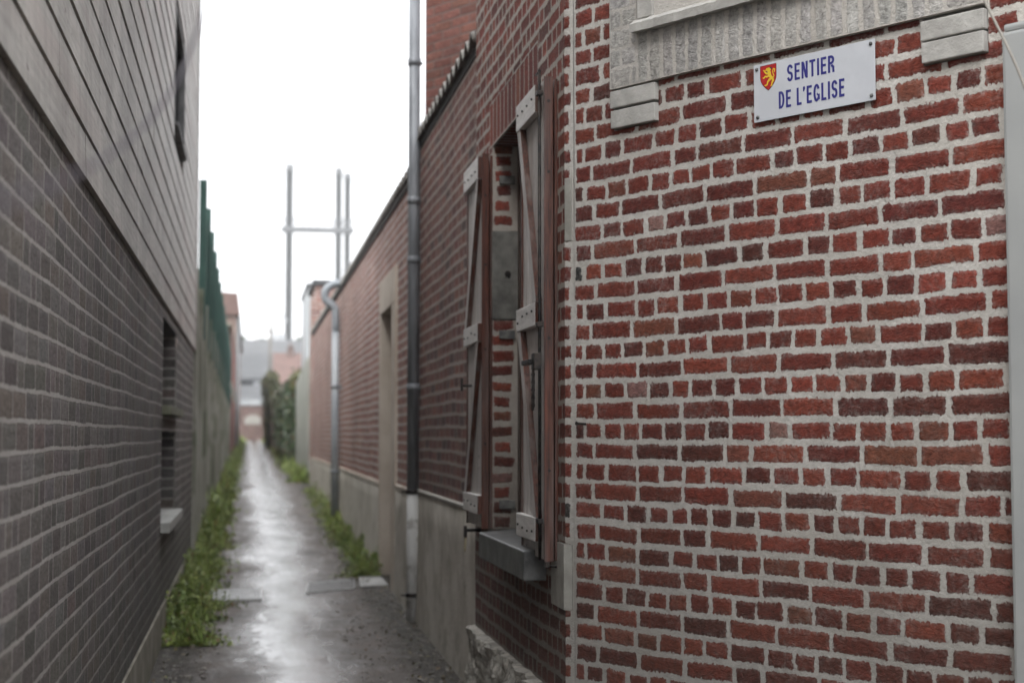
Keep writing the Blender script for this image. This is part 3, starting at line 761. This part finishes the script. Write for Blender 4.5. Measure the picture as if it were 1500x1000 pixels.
mb = MB(); mb.box((1.262, DY0, -.05), (1.45, DY0+.32, 2.62), .01); mb.box((1.262, DY1-.14, -.05), (1.45, DY1, 2.62), .01); mb.box((1.258, DY0, 2.62), (1.45, DY1, 2.95), .01)
dsur = mb.build("door_surround", beige_conc, lb)
MB().box((1.40, DY0+.32, .02), (1.445, DY1-.14, 2.62)).build("door", plain("dull brown door", (.09, .07, .055), (.13, .10, .08), 2, stretch=(1, 8, .3)), dsur)
tiles("tile_roof", 12.1, 32.3, 3.57, 2.2, 28, lb, .24)
MB().box((1.275, 12.05, 3.50), (1.33, 32.4, 3.555)).build("eave_shade", plain("dark eave shade", (.03, .025, .022), (.05, .04, .035)), lb)  # dark strip, eave shadow painted as on the outbuilding
# brick pier at the far end
B = Bricks(); B.panel((Vector((1.25, 0, 0)), Y1, XN), 32.4, 32.9, .9, 42, rows_run(.23, .01), [], pal=pal_l, ch=.08)
B.panel((Vector((1.25, 32.4, 0)), X1, Vector((0, -1, 0))), 0, .35, .3, 50, rows_run(.23, .01), [], pal=pal_l, ch=.08)
B.build("end_pier", M_long, lb)
# brick block with dark coping above its far end
eb = thing("brick_shed", "small square brick shed with a dark flat coping, behind the swan-neck downpipe", "shed", (1.37, 33, 0))
B = Bricks(); B.panel((Vector((1.37, 33, 0)), X1, Vector((0, -1, 0))), 0, 2.2, .4, 53, rows_run(.23, .01), [], pal=pal_l, ch=.08)
B.panel((Vector((1.37, 33, 0)), Y1, XN), 0, 2.6, .4, 53, rows_run(.23, .01), [], pal=pal_l, ch=.08)
B.build("brick_wall", M_long, eb)
MB().box((1.30, 32.93, 4.63), (3.6, 35.6, 4.75)).build("coping", roof_grey, eb)

# downpipes
dp = thing("downpipe", "tall dark zinc downpipe with a pale lower length, standing off the wall before the doorway", "downpipe", (1.235, 11.72, 0))
MB().tube([(1.235, 11.72, 1.02), (1.235, 11.72, 5.3)], .046, 20).build("upper_pipe", pipe_dark, dp)
MB().tube([(1.235, 11.72, .0), (1.235, 11.72, 1.03)], .0475, 20).build("lower_pipe", pipe_light, dp)
for z in (.22, 1.0): 
    MB().tube([(1.235, 11.72, z), (1.235, 11.72, z+.03)], .054, 20).box((1.235, 11.705, z+.005), (1.30, 11.735, z+.025)).tube([(1.15, 11.72, z+.015), (1.19, 11.72, z+.015)], .008, 6).build("bracket", iron, dp)
for z in (1.78, 2.76, 3.22, 4.30):
    MB().tube([(1.235, 11.72, z), (1.235, 11.72, z+.055)], .052, 20).box((1.235, 11.71, z+.01), (1.30, 11.73, z+.03)).build("collar", pipe_dark, dp)
gp = thing("downpipe", "grey plastic downpipe with a swan-neck bend at the top of the long brick wall", "downpipe", (1.20, 21.9, .2))
def smooth(pts, it=3):
    pts = [Vector(p) for p in pts]
    for _ in range(it):
        q = [pts[0]]
        for a, b in zip(pts, pts[1:]): q += [a*.75+b*.25, a*.25+b*.75]
        pts = q+[pts[-1]]
    return pts
MB().tube(smooth([(1.33, 21.9, 3.58), (1.18, 21.9, 3.60), (1.04, 21.9, 3.50), (1.045, 21.9, 3.34), (1.19, 21.9, 3.26), (1.20, 21.9, 3.15), (1.20, 21.9, 2.9)]), .056, 16).build("swan_neck", pipe_grey, gp)
MB().tube([(1.20, 21.9, .15), (1.20, 21.9, 3.0)], .056, 16).build("pipe", pipe_grey, gp)
for z in (.9, 2.1): MB().tube([(1.20, 21.9, z), (1.20, 21.9, z+.05)], .064, 16).box((1.2, 21.88, z), (1.3, 21.92, z+.04)).build("bracket", pipe_dark, gp)

# ============================================================ left clad house
LX = -.58
ch = thing("clad_house", "two-storey house on the left, dark brick below and weathered timber cladding above", "house", (LX, 0, 0))
LR = (Vector((LX, 0, 0)), Y1, X1)
pal_d = palette([(.122, .110, .104), (.145, .131, .125), (.095, .086, .081), (.132, .108, .098)], [3, 2, 2, 1.5], .11)
WY0, WY1 = 10.6, 12.6
B = Bricks(); B.panel(LR, -3, 16.3, .28, 26, rows_run(.22, .012, .5, .2), [(WY0, WY1, .86, 1.47), (WY0, WY1, 1.64, 2.25)], ch=.0803, joint=.008, jh=.012, pal=pal_d, amp=.0022, jit=.002)
B.panel((Vector((LX, WY1, 0)), XN, Vector((0, -1, 0))), 0, .21, .86-.003, 18, rows_run(.3, .0), [], ch=.0803, joint=.012, pal=pal_d)
B.panel((Vector((LX, 16.3, 0)), XN, Y1), 0, 5, .28, 26, rows_run(.22, .01), [], ch=.0803, joint=.012, pal=pal_d)
B.build("brick_wall", M_dark, ch)
MB().box((LX-.25, -3, -.1), (LX+.012, 16.3, .285), .006).build("concrete_footing", concrete, ch)
mb = MB(); mb.box((LX-.22, WY0, .86), (LX-.15, WY1, 2.25)); mb.box((LX-.22, WY0, 2.25), (LX-.005, WY1, 2.29)); mb.box((LX-.22, WY0-.03, .86), (LX-.02, WY0, 2.25)); wl = mb.build("window", plain("window void paint", (.02, .02, .02), (.03, .03, .03)), ch)
MB().box((LX-.149, WY0+.08, .92), (LX-.143, WY1-.06, 1.45)).box((LX-.149, WY0+.08, 1.68), (LX-.143, WY1-.06, 2.22)).build("glass", dark_glass, wl)
MB().box((LX-.14, WY0, .79), (LX+.062, WY1+.02, .86), .006).build("lower_sill", plain("pale sill stone", (.32, .32, .30), (.44, .44, .42), 6), wl)
MB().box((LX-.14, WY0, 1.585), (LX+.062, WY1+.02, 1.645), .006).build("upper_sill", plain("mossy sill", (.12, .125, .08), (.22, .215, .17), 6), wl)
# cladding boards
UW = [(11.4, 13.0, 3.72, 4.62)]
cb = MB(); z = 2.33; bi = 0
while z < 6.4:
    hh = .152; y = -3-(bi*.77) % 2.1
    while y < 16.36:
        e = min(y+random.choice([3.6, 4.2, 4.8]), 16.36); yy = max(y, -3)
        segs = [(yy, e)]
        for (a, b, c, d) in UW:
            if z < d and z+hh > c: segs = [t for (p, q) in segs for t in ((p, min(q, a)), (max(p, b), q)) if t[1]-t[0] > .01]
        for (p, q) in segs:
            j = random.uniform(-.0015, .0015)
            cb.prism([(LX-.01+j, p, z), (LX+.019+j, p, z), (LX+.014+j, p, z+hh-.003), (LX+.008, p, z+hh), (LX-.01, p, z+hh)], (0, q-p-.003, 0))
        y = e
    z += .160; bi += 1
co = cb.build("timber_cladding", clad_m, ch)
MB().box((LX-.06, -3, 2.36), (LX-.012, 11.44, 6.45)).box((LX-.06, 12.96, 2.36), (LX-.012, 16.3, 6.45)).box((LX-.06, 11.44, 2.36), (LX-.012, 12.96, 3.75)).box((LX-.06, 11.44, 4.58), (LX-.012, 12.96, 6.45)).box((LX-.29, 12.96, 3.7), (LX-.06, 13.0, 4.62)).box((LX-.29, 11.4, 3.7), (LX-.06, 11.44, 4.62)).box((LX-.29, 11.44, 4.58), (LX-.06, 12.96, 4.62)).box((LX-.29, 11.44, 3.70), (LX-.06, 12.96, 3.74)).box((LX-.06, -3, 2.30), (LX-.03, 16.3, 2.34)).build("wall_membrane", plain("black membrane", (.012, .012, .012), (.02, .02, .02)), ch)
MB().box((LX-.02, 16.362, 2.32), (LX+.03, 16.40, 6.45)).build("corner_board", clad_m, ch)
mb = MB(); mb.box((LX-.03, 11.4, 3.72), (LX+.022, 11.44, 4.62)); mb.box((LX-.03, 12.96, 3.72), (LX+.022, 13.0, 4.62)); mb.box((LX-.03, 11.44, 4.58), (LX+.022, 12.96, 4.62)); mb.box((LX-.03, 11.44, 3.72), (LX+.045, 12.96, 3.75))
uw = mb.build("upper_window", plain("grey window trim", (.10, .10, .10), (.16, .16, .16)), ch)
MB().box((LX-.25, 11.44, 3.74), (LX-.24, 12.96, 4.58)).build("glass", dark_glass, uw)
MB().prism([(LX+.12, -3.1, 6.45), (LX-6, -3.1, 6.45), (LX-3, -3.1, 7.6)], (0, 19.6, 0)).build("roof", roof_grey, ch)
MB().box((LX-.45, -3, -.1), (LX-.3, 16.25, 6.45)).build("inner_backing", plain("dark inner wall", (.04, .04, .04), (.05, .05, .05)), ch)

# concrete panel fence and green metal fence on it
cf = thing("concrete_fence", "mossy concrete panel fence with upright posts along the left verge", "fence", (LX, 16.4, .1))
for i in range(15):
    y0 = 16.5+i*2.0; zt = 3.08-.028*i*1.2; zb = g(y0)-.1
    MB().box((LX-.09, y0+.07, zb), (LX-.02, y0+1.93, zt), .01).build("panel", concrete_dk, cf)
    MB().box((LX-.10, y0-.07, zb), (LX+.035, y0+.07, zt+.12), .012).build("post", concrete_dk, cf)
gf = thing("green_fence", "tall dark green metal slat fence on top of the concrete panels", "fence", (LX, 17, 3))
for i in range(14):
    y0 = 18.5+i*2.0; zt = 4.42-.05*i; zb = 2.86-.028*i
    mb = MB()
    for k in range(9): mb.box((LX-.03, y0+.06+k*.21, zb), (LX-.012, y0+.06+k*.21+.19, zt-.1), 0)
    mb.box((LX-.012, y0, zb+.2), (LX+.01, y0+2.0, zb+.26)); mb.box((LX-.012, y0, zt-.35), (LX+.01, y0+2.0, zt-.29)); mb.build("slat_panel", green_m, gf)
    MB().box((LX-.03, y0-.05, zb-.3), (LX+.06, y0+.03, zt+.05), .006).build("post", green_m, gf)
tag(MB().box((LX+.03, 43.0, 2.5), (LX+.06, 45.2, 2.62)).prism([(LX+.02, 42.9, 2.9), (LX+.1, 42.9, 2.9), (LX+.22, 42.9, 2.35), (LX+.16, 42.9, 2.3)], (0, .5, 0)).build("fence_bracket", concrete_dk), "dark slanting bracket at the far end of the green fence", "bracket")

rwl = thing("brick_wall", "low red brick wall beyond the end of the green fence, left of the path", "wall", (LX, 46.6, .5))
B = Bricks(); B.panel(LR, 46.6, 62, .4, 27, rows_run(.4, .01), [], ch=.16, joint=.02, pal=palette([(.25, .085, .065), (.21, .07, .055)], [1, 1], .08), amp=0)
B.build("masonry", M_new, rwl)
MB().box((LX-.3, 46.6, 4.70), (LX+.03, 62, 4.78)).build("coping", concrete, rwl)
fh = thing("end_house", "tall pink brick house with a red gable roof at the far left of the alley", "house", (-3, 62, .7))
B = Bricks(); pp = palette([(.19, .12, .10), (.165, .10, .086), (.215, .14, .12)], [1, 1, 1], .06)
B.panel((Vector((-6, 62, 0)), X1, Vector((0, -1, 0))), 0, 5.45, .5, 38, rows_run(.3, .01), [], ch=.15, joint=.02, pal=pp, amp=0)
B.panel((Vector((-.55, 0, 0)), Y1, X1), 62, 92, .5, 38, rows_run(.6, .01), [], ch=.15, joint=.02, pal=pp, amp=0)
B.build("brick_wall", brick_mat("far brick", (.45, .36, .32), .5), fh)
MB().prism([(-6.2, 61.8, 6.2), (-.40, 61.8, 6.2), (-.50, 61.8, 7.05), (-2.5, 61.8, 7.2), (-6.2, 61.8, 7.1)], (0, 30, 0)).build("roof", roof_red, fh)
MB().tube([(-.5, 63, .7), (-.5, 63, 6.2)], .07, 8).build("downpipe", pale_paint, fh)

# ============================================================ far right side
cw = thing("concrete_wall", "pale concrete slab wall just past the end of the long brick building", "wall", (1.25, 33, .4))
for i in range(4): MB().box((1.22, 33.1+i*2.1, g(34)-.1), (1.30, 35.1+i*2.1, 3.1-.08*i), .01).build("slab", plain("pale slab", (.30, .305, .27), (.38, .38, .34), 1.5), cw)
pb = thing("pale_building", "plain white-grey building end rising behind the brick shed", "building", (1.65, 45, .5))
MB().box((1.64, 45, .4), (4.5, 50, 5.75)).build("wall", pale_paint, pb)
MB().box((1.60, 44.9, 5.75), (4.6, 50.1, 5.85)).build("roof", roof_grey, pb)
gw = thing("garden_wall", "brick garden wall behind the ivy on the right of the path", "wall", (1.0, 58, .7))
B = Bricks(); B.panel((Vector((1.02, 0, 0)), Y1, XN), 52, 90, .5, 15, rows_run(.4, .01), [], ch=.16, joint=.02, pal=palette([(.30, .17, .14), (.26, .14, .12)], [1, 1], .1), amp=0)
B.build("masonry", M_new, gw)
MB().box((.98, 52, 2.9), (1.2, 90, 2.98)).build("coping", concrete, gw)

# leaves
def leaf_mat(name, c1, c2, c3, rough=.45):
    N = NT(name); c = N.mix(N.ss(N.noise(3, 3, .6), .35, .65), c1, c2)
    c = N.mix(N.ss(N.noise(40, 2, .5), .5, .7), c, c3)
    ri = N.n("NewGeometry").outputs["Random Per Island"]
    c = N.bright(c, N.lin(ri, 0, 1, .55, 1.4)); c = N.mix(N.ss(ri, .955, .96), c, (.20, .11, .045))
    m = N.out(c, rough, spec=.5); return m
def leaves(name, pts, size, mat, parent=None, up=.6, blades=0.):
    """pts (n,3); one bent four-cornered leaf each"""
    n = len(pts); P = np.asarray(pts, float); sz = size*rng.uniform(.55, 1.35, (n, 1))
    a = rng.normal(size=(n, 3)); a[:, 2] *= .5; a /= np.linalg.norm(a, axis=1, keepdims=True)
    nn = rng.normal(size=(n, 3))*.7; nn[:, 2] += up; b = np.cross(nn, a); b /= np.linalg.norm(b, axis=1, keepdims=True)+1e-9
    c = np.cross(a, b)
    bl = (rng.random((n, 1)) < blades); a = np.where(bl, a*np.array([.45, .45, .2])+np.array([0, 0, 1.]), a); sz = np.where(bl, sz*2.6, sz); b = np.where(bl, b*.16, b)
    v = np.stack([P, P+a*sz*.55+b*sz*.36+c*sz*.10, P+a*sz*1.05-c*sz*.08, P+a*sz*.55-b*sz*.36+c*sz*.10], 1).reshape(-1, 3)
    me = bpy.data.meshes.new(name); me.vertices.add(n*4); me.vertices.foreach_set("co", v.astype('f').ravel())
    me.loops.add(n*4); me.loops.foreach_set("vertex_index", np.arange(n*4, dtype='i'))
    me.polygons.add(n); me.polygons.foreach_set("loop_start", np.arange(0, n*4, 4, dtype='i'))
    try: me.polygons.foreach_set("loop_total", np.full(n, 4, 'i'))
    except Exception: pass
    me.update(calc_edges=True); me.validate()
    return link(name, me, mat, parent)
weed_m = leaf_mat("weed leaf", (.15, .23, .05), (.27, .34, .09), (.36, .36, .13))
ivy_m = leaf_mat("ivy leaf", (.03, .06, .022), (.06, .095, .035), (.10, .12, .055), .35)
shrub_m = leaf_mat("shrub leaf", (.06, .08, .02), (.12, .12, .035), (.15, .12, .04))
def verge(name, y0, y1, xw, n, size, hgt, right=False, dens=None):
    out = []
    while len(out) < n:
        y = y0+(y1-y0)*rng.random()**1.5
        wdt = (.22+.16*mnoise.noise(Vector((y*.9, 3 if right else 0, 0)))+.08*mnoise.noise(Vector((y*3.3, 7, 0))))*xw
        u = rng.random(); cl = mnoise.noise(Vector((y*2.6, u*2.2, 5 if right else 1)))
        if dens and rng.random() > dens(y): continue
        if cl < .02 and rng.random() < .86: continue
        if rng.random() < .06: u = 1+abs(rng.normal())*.3; cl = -.2
        h = max(.012, hgt*(1-min(u, 1)**1.3)*(.35+1.2*max(cl, -.2)))*rng.random()**.6
        x = (LX+.02+u*wdt) if not right else (1.27-u*wdt)
        out.append((x, y, g(y)+h))
    return leaves(name, out, size, weed_m, blades=.08)
kind(verge("weeds", 10.7, 19, 1.15, 24000, .031, .28), 'stuff')['label'] = "low bright green weeds along the foot of the left wall"
bpy.data.objects["weeds"]['category'] = "weeds"
kind(verge("weeds", 19, 110, 1.1, 18000, .07, .36), 'stuff')['label'] = "strip of grass and weeds running to the far end on the left"
bpy.data.objects["weeds.001"]['category'] = "weeds"
kind(verge("weeds", 14.9, 30, 1.0, 11000, .032, .22, True, lambda y: .35 if y > 23 else 1), 'stuff')['label'] = "patch of weeds along the cement base on the right"
bpy.data.objects["weeds.002"]['category'] = "weeds"
kind(verge("weeds", 33, 110, 1.2, 9000, .09, .30, True), 'stuff')['label'] = "grass strip under the ivy on the far right"
bpy.data.objects["weeds.003"]['category'] = "weeds"
def blob_pts(n, c, r, lump=.35, f=2.):
    out = []
    c = Vector(c)
    while len(out) < n:
        d = Vector(rng.normal(size=3)).normalized(); rr = (1+lump*mnoise.noise(d*f+c)+.2*mnoise.noise(d*f*3))*(rng.random()**.35)
        out.append((c.x+d.x*r[0]*rr, c.y+d.y*r[1]*rr, c.z+d.z*r[2]*rr))
    return out
def plant(name, label, cat, c, r, n, size, mat, base, trunk=.05, blobs=None):
    t = thing(name, label, cat, base); P = []
    for (cc, rr) in (blobs or [(c, r)]): P += blob_pts(n//len(blobs or [1]), cc, rr)
    leaves("foliage", P, size, mat, t)
    mb = MB(); mb.tube([base, (c[0]*.5+base[0]*.5, c[1]*.5+base[1]*.5, (base[2]+c[2])/2), c], [trunk, trunk*.8, trunk*.4], 8)
    for k in range(4): mb.tube([(base[0], base[1], base[2]+.3*(k+1)), (c[0]+random.uniform(-1, 1)*r[0]*.6, c[1]+random.uniform(-1, 1)*r[1]*.6, c[2]+r[2]*.5)], [trunk*.5, trunk*.15], 6)
    mb.build("stem", plain("bark "+cat, (.05, .04, .03), (.09, .07, .05), 20), t); return t
plant("ivy_hedge", "dark ivy hedge bulging over the right side of the path", "hedge", (1.25, 49, 2.0), (.36, 7, 1.3), 15000, .10, ivy_m, (1.35, 49, .5),
      blobs=[((1.25, 43.5, 1.9), (.26, 2.6, 1.1)), ((1.2, 48, 1.8), (.34, 3.2, 1.25)), ((1.15, 53, 1.9), (.32, 3, 1.1))])
plant("climbing_shrub", "pale green climber spilling over the top of the concrete wall", "shrub", (1.45, 44, 3.0), (.3, 3, .5), 3000, .12, shrub_m, (1.45, 44, .5),
      blobs=[((1.35, 42.5, 2.85), (.2, 1.6, .3)), ((1.45, 46, 3.0), (.25, 2, .3))])
plant("tall_shrub", "tall narrow yellow-green shrub at the right edge of the path near its end", "shrub", (.92, 76, 2.7), (.22, 1.2, 1.9), 6000, .14, shrub_m, (.92, 76, .8),
      blobs=[((.92, 76, 2.2), (.22, 1.2, 1.5)), ((.90, 76, 3.6), (.28, 1.2, .8)), ((1.05, 76, 4.0), (.35, 1, .5))])

# ============================================================ end of the alley
ec = thing("end_outhouse", "low pink brick outhouse with a white fascia and pale arched panel closing the alley", "outhouse", (.5, 116, 1))
B = Bricks(); B.panel((Vector((-1.5, 116, 0)), X1, Vector((0, -1, 0))), 0, 7, .9, 19, rows_run(.35, .01), [], ch=.15, joint=.02, pal=pp, amp=0); B.build("brick_wall", M_new, ec)
MB().box((-1.6, 115.9, 3.62), (3.2, 117, 4.0)).build("fascia", pale_paint, ec)
A = [(.0-.6, 115.97, 2.2), (.6, 115.97, 2.2)]+[(.6*math.cos(t), 115.97, 2.55+.35*math.sin(t)) for t in np.linspace(0, math.pi, 12)]
MB().prism([(p[0]+.25, p[1], p[2]) for p in A], (0, .06, 0)).build("arched_panel", pale_stone, ec)
MB().prism([(-1.7, 116.1, 4.0), (-1.7, 122, 5.3), (-1.7, 122, 4.0)], (9, 0, 0)).build("roof", roof_grey, ec)
wh = thing("grey_warehouse", "long grey-roofed warehouse stepping up behind the outhouse", "warehouse", (2, 124, 1))
MB().box((-8, 124, 1), (10, 132, 5.9)).build("wall", plain("grey cladding", (.25, .26, .28), (.31, .32, .33), 1), wh)
for k in range(6): MB().box((-4+k*1.6, 123.93, 5.0), (-2.9+k*1.6, 124.0, 5.7)).build("window", dark_glass, wh)
MB().prism([(-8, 123.8, 5.9), (-8, 132, 8.3), (-8, 132, 5.9)], (18, 0, 0)).build("lower_roof", roof_grey, wh)
MB().prism([(-9, 133, 8.2), (-9, 141, 10.0), (-9, 150, 8.2)], (21, 0, 0)).build("upper_roof", plain("pale grey roof", (.085, .087, .09), (.11, .112, .115), 1), wh)
rh = thing("red_roof_house", "house with a faded red tile roof right of the warehouse", "house", (6, 105, 1))
MB().box((1.75, 106, 1), (9, 113, 4.9)).build("wall", pink_plain, rh)
MB().prism([(1.6, 105.7, 4.9), (1.6, 109.5, 7.2), (1.6, 113.3, 4.9)], (7.6, 0, 0)).build("roof", roof_red, rh)
for (x, y, z) in ((2.6, 109, 7.0), (5.4, 109.8, 7.0)):
    MB().box((x, y, z-.6), (x+.45, y+.5, z+.5)).box((x-.05, y-.05, z+.5), (x+.5, y+.55, z+.58)).tube([(x+.22, y+.25, z+.58), (x+.22, y+.25, z+.85)], .1, 8).build("chimney", pink_plain, rh)
for x in (2.3, 4.4): MB().box((x, 105.93, 2.6), (x+.9, 106.0, 3.9)).build("window", dark_glass, rh)
MB().box((-3.1, 70, 7.0), (-2.4, 70.7, 7.9)).build("chimney", pink_plain, fh)
for y in (66, 72, 78, 84):
    for z in (2.0, 4.3): MB().box((-.56, y, z), (-.535, y+1, z+1.4)).build("window", dark_glass, fh)
tk = thing("storage_tank", "pale cylindrical tank standing above the far roofs", "tank", (3.0, 165, 1))
MB().tube([(3.0, 165, 8), (3.0, 165, 12.0), (3.0, 165, 12.3)], [.75, .75, .3], 20).build("drum", galv, tk)
for k in range(4): MB().tube([(3+.6*math.cos(k*1.57+.78), 165+.6*math.sin(k*1.57+.78), 1), (3+.6*math.cos(k*1.57+.78), 165+.6*math.sin(k*1.57+.78), 8)], .08, 6).build("leg", galv, tk)
st = thing("street_lamp", "thin street lamp with a curved arm above the far roofs", "lamp", (2.4, 150, 1))
MB().tube(smooth([(2.2, 150, 1), (2.2, 150, 11.5), (2.35, 150, 13.1), (2.9, 150, 13.3), (3.3, 150, 12.6)], 2), .07, 8).build("pole", galv, st)
MB().box((3.1, 149.8, 12.35), (3.6, 150.2, 12.6), .05).build("lamp_head", galv, st)
tag(MB().tube([(1.18, 92, .9), (1.18, 92, 8.1)], [.11, .08], 10).box((1.0, 91.95, 7.5), (1.4, 92.05, 7.6)).build("utility_pole", plain("grey pole", (.13, .12, .105), (.20, .185, .165), 3)), "single grey wooden pole rising beside the tall shrub", "pole")
# steel stacks and their gantry
stack_m = plain("pale grey steel", (.11, .113, .117), (.16, .163, .167), .5, 3, .6, .001)
ms = thing("steel_stacks", "three tall grey steel stacks joined by a railed walkway, far above the roofs", "stacks", (8, 200, 1))
for (x, y, zt, r_) in ((4.85, 200, 36.5, .50), (11.2, 200, 36.2, .46), (12.6, 204, 36.2, .45)):
    MB().tube([(x, y, 1), (x, y, zt-1.2), (x, y, zt-1.2), (x, y, zt)], [r_, r_, r_*1.12, r_*1.12], 16).build("stack", stack_m, ms)
mb = MB(); mb.box((3.8, 199.3, 27.6), (13.2, 200.7, 28.3))
wk = mb.build("walkway", stack_m, ms)
mb = MB()
for y in (199.35, 200.65):
    for z in (28.85, 29.4): mb.tube([(3.8, y, z), (13.2, y, z)], .045, 5)
    for k in range(11): mb.tube([(3.8+k*.94, y, 28.3), (3.8+k*.94, y, 29.4)], .04, 5)
for k in range(10): mb.tube([(3.8+k*.94, 199.25, 28.5 if k % 2 else 29.4), (3.8+(k+1)*.94, 199.25, 29.4 if k % 2 else 28.5)], .035, 5)
mb.build("railing", stack_m, wk)
MB().tube([(11.2, 200.3, 22.6), (14.4, 203, 22.6)], .08, 6).build("tie", galv, ms)
for i, (x, y, r_) in enumerate(((-1.5, 170, 1.6), (1.2, 175, 1.3), (5.6, 172, 1.5), (7.5, 178, 1.4))):
    plant("distant_tree", ["round bare-looking tree just left of the alley end above the grey roof", "small dark tree right of the leftmost distant tree", "dark tree just right of the pale tank", "distant tree nearest to the pale building"][i], "tree",
          (x, y, 11.2), (r_, r_, 1.0), 1500, .35, ivy_m, (x, y, 1), .15)

# ============================================================ on the path
grate_m = plain("worn grey grate", (.36, .36, .36), (.48, .48, .47), 10, 4, .4, .001)
def grate(label, a, b, c, d, mat, frame_mat, n):
    """corners a,b (near left,right) c,d (far right,left)"""
    a, b, c, d = [Vector(p) for p in (a, b, c, d)]
    t = thing("drain_grate", label, "drain", (a+b+c+d)/4, "drain grates across the path")
    mb = MB()
    for i in range(n):
        u0, u1 = (i+.2)/n, (i+.85)/n
        p = [a.lerp(b, u0), a.lerp(b, u1), d.lerp(c, u1), d.lerp(c, u0)]
        q = [p[0].lerp(p[3], .08), p[1].lerp(p[2], .08), p[1].lerp(p[2], .92), p[0].lerp(p[3], .92)]
        mb.prism([(v.x, v.y, v.z+.008) for v in q], (0, 0, .014))
    mb.build("bars", mat, t)
    fb = MB(); w_ = .06
    fb.prism([a, b, a.lerp(d, w_).lerp(b.lerp(c, w_), 1), a.lerp(d, w_)], (0, 0, .020)).prism([d.lerp(a, w_), c.lerp(b, w_), c, d], (0, 0, .020))
    fb.prism([a.lerp(d, w_), a.lerp(d, w_).lerp(b.lerp(c, w_), .03), d.lerp(a, w_).lerp(c.lerp(b, w_), .03), d.lerp(a, w_)], (0, 0, .019))
    fb.prism([b.lerp(c, w_), b.lerp(c, w_).lerp(a.lerp(d, w_), .03), c.lerp(b, w_).lerp(d.lerp(a, w_), .03), c.lerp(b, w_)], (0, 0, .019))
    fb.build("frame", frame_mat, t)
    MB().prism([a, b, c, d], (0, 0, .004)).build("pan", iron, t)
    return t
grate("pale grey slotted drain grate at the left side of the path among the weeds", (-.38, 13.2, .05), (.12, 13.2, .05), (.12, 13.95, .06), (-.38, 13.98, .06), grate_m, grate_m, 18)
grate("dark slotted drain grate beside the concrete slab on the right", (.50, 13.62, .055), (.95, 13.9, .06), (1.0, 14.7, .07), (.55, 14.4, .07), plain("dull iron bars", (.10, .10, .10), (.19, .19, .185), 12, rough=.4), grate_m, 14)
mb = MB(); mb.prism([(1.0, 13.95, .03), (1.26, 14.1, .03), (1.268, 15.2, .03), (1.05, 14.9, .03)], (0, 0, .058)); tag(mb.build("concrete_slab", plain("pale broken slab", (.26, .26, .25), (.52, .515, .50), 5, 5, .6, .004)), "small broken concrete slab between the dark grate and the doorway", "slab")
# loose bits on the wet ground
stone_c = plain("wet pebbles", (.10, .09, .078), (.34, .31, .27), 60, rough=.35)
mb = MB()
for i in range(2600):
    y = 8.4+rng.random()**1.4*9; sd = rng.random() < .7
    x = (1.26-rng.random()**1.6*.6) if sd else (LX+.05+rng.random()**1.5*.35)
    r_ = .003+.013*rng.random()**4
    t = bmesh.new(); bmesh.ops.create_icosphere(t, subdivisions=1, radius=r_)
    for v in t.verts: v.co *= 1+random.uniform(-.3, .3)
    bmesh.ops.scale(t, verts=t.verts, vec=(1, 1.2, .6)); bmesh.ops.translate(t, verts=t.verts, vec=(x, y, g(y)+r_*.3)); mb.merge(t)
o = kind(mb.build("grit", stone_c), 'stuff')

lp = []
for i in range(700):
    y = 8.6+rng.random()**1.3*14; sd = rng.random() < .65
    x = (1.25-abs(rng.normal())*.22) if sd else (LX+.04+abs(rng.normal())*.16)
    lp.append((x, y, g(y)+.008))
kind(leaves("leaf_litter", lp, .028, leaf_mat("dead wet leaf", (.10, .07, .04), (.20, .15, .08), (.10, .13, .04)), up=2.5), 'stuff')
# ============================================================ overhead cables, close to the lens
def crv(pts, r): return MB().tube(smooth(pts, 4), r, 10, cap=True)
RC = Vector((math.cos(YAW), -math.sin(YAW), 0)); FC = Vector((math.sin(YAW)*math.cos(PITCH), math.cos(YAW)*math.cos(PITCH), math.sin(PITCH))); UC = RC.cross(FC)
CAM = Vector((0, 0, 1.45))
def hang(px, py, z): return CAM+FC*z+RC*((px-750)/2250*z)-UC*((py-500)/2250*z)
tag(crv([hang(-400, 330, .32), hang(-60, 320, .62), hang(100, 262, 1.15), hang(165, 226, 1.5), hang(222, 176, 1.75), hang(262, 118, 1.95), hang(288, 50, 2.15), hang(306, -25, 2.4), hang(345, -200, 2.9), hang(420, -600, 4.2)], .0022).build("overhead_cable", plain("grey violet cable", (.07, .06, .075), (.09, .08, .095))),
    "thin violet-grey cable hanging near the camera across the timber cladding", "cable")
tag(crv([hang(1390, -120, 4.3), hang(1425, -30, 4.2), hang(1462, 40, 4.12), hang(1500, 120, 4.05), hang(1560, 300, 3.98), hang(1600, 600, 3.95)], .0036).build("wall_cable", plain("beige cable", (.30, .28, .25), (.36, .34, .31))),
    "slack beige cable crossing the grey end block and the trunking at upper right", "cable")

# ============================================================ damp air
hz = MB().box((-60, -20, -2), (60, 215, 42)).build("haze", None)
kind(hz, 'stuff')
hm_ = bpy.data.materials.new("damp air"); hm_.use_nodes = True; t_ = hm_.node_tree
t_.nodes.remove(t_.nodes["Principled BSDF"]); pv = t_.nodes.new("ShaderNodeVolumePrincipled")
pv.inputs["Color"].default_value = (.93, .95, .97, 1); pv.inputs["Density"].default_value = .0012
t_.links.new(pv.outputs[0], t_.nodes["Material Output"].inputs["Volume"]); hz.data.materials.append(hm_)
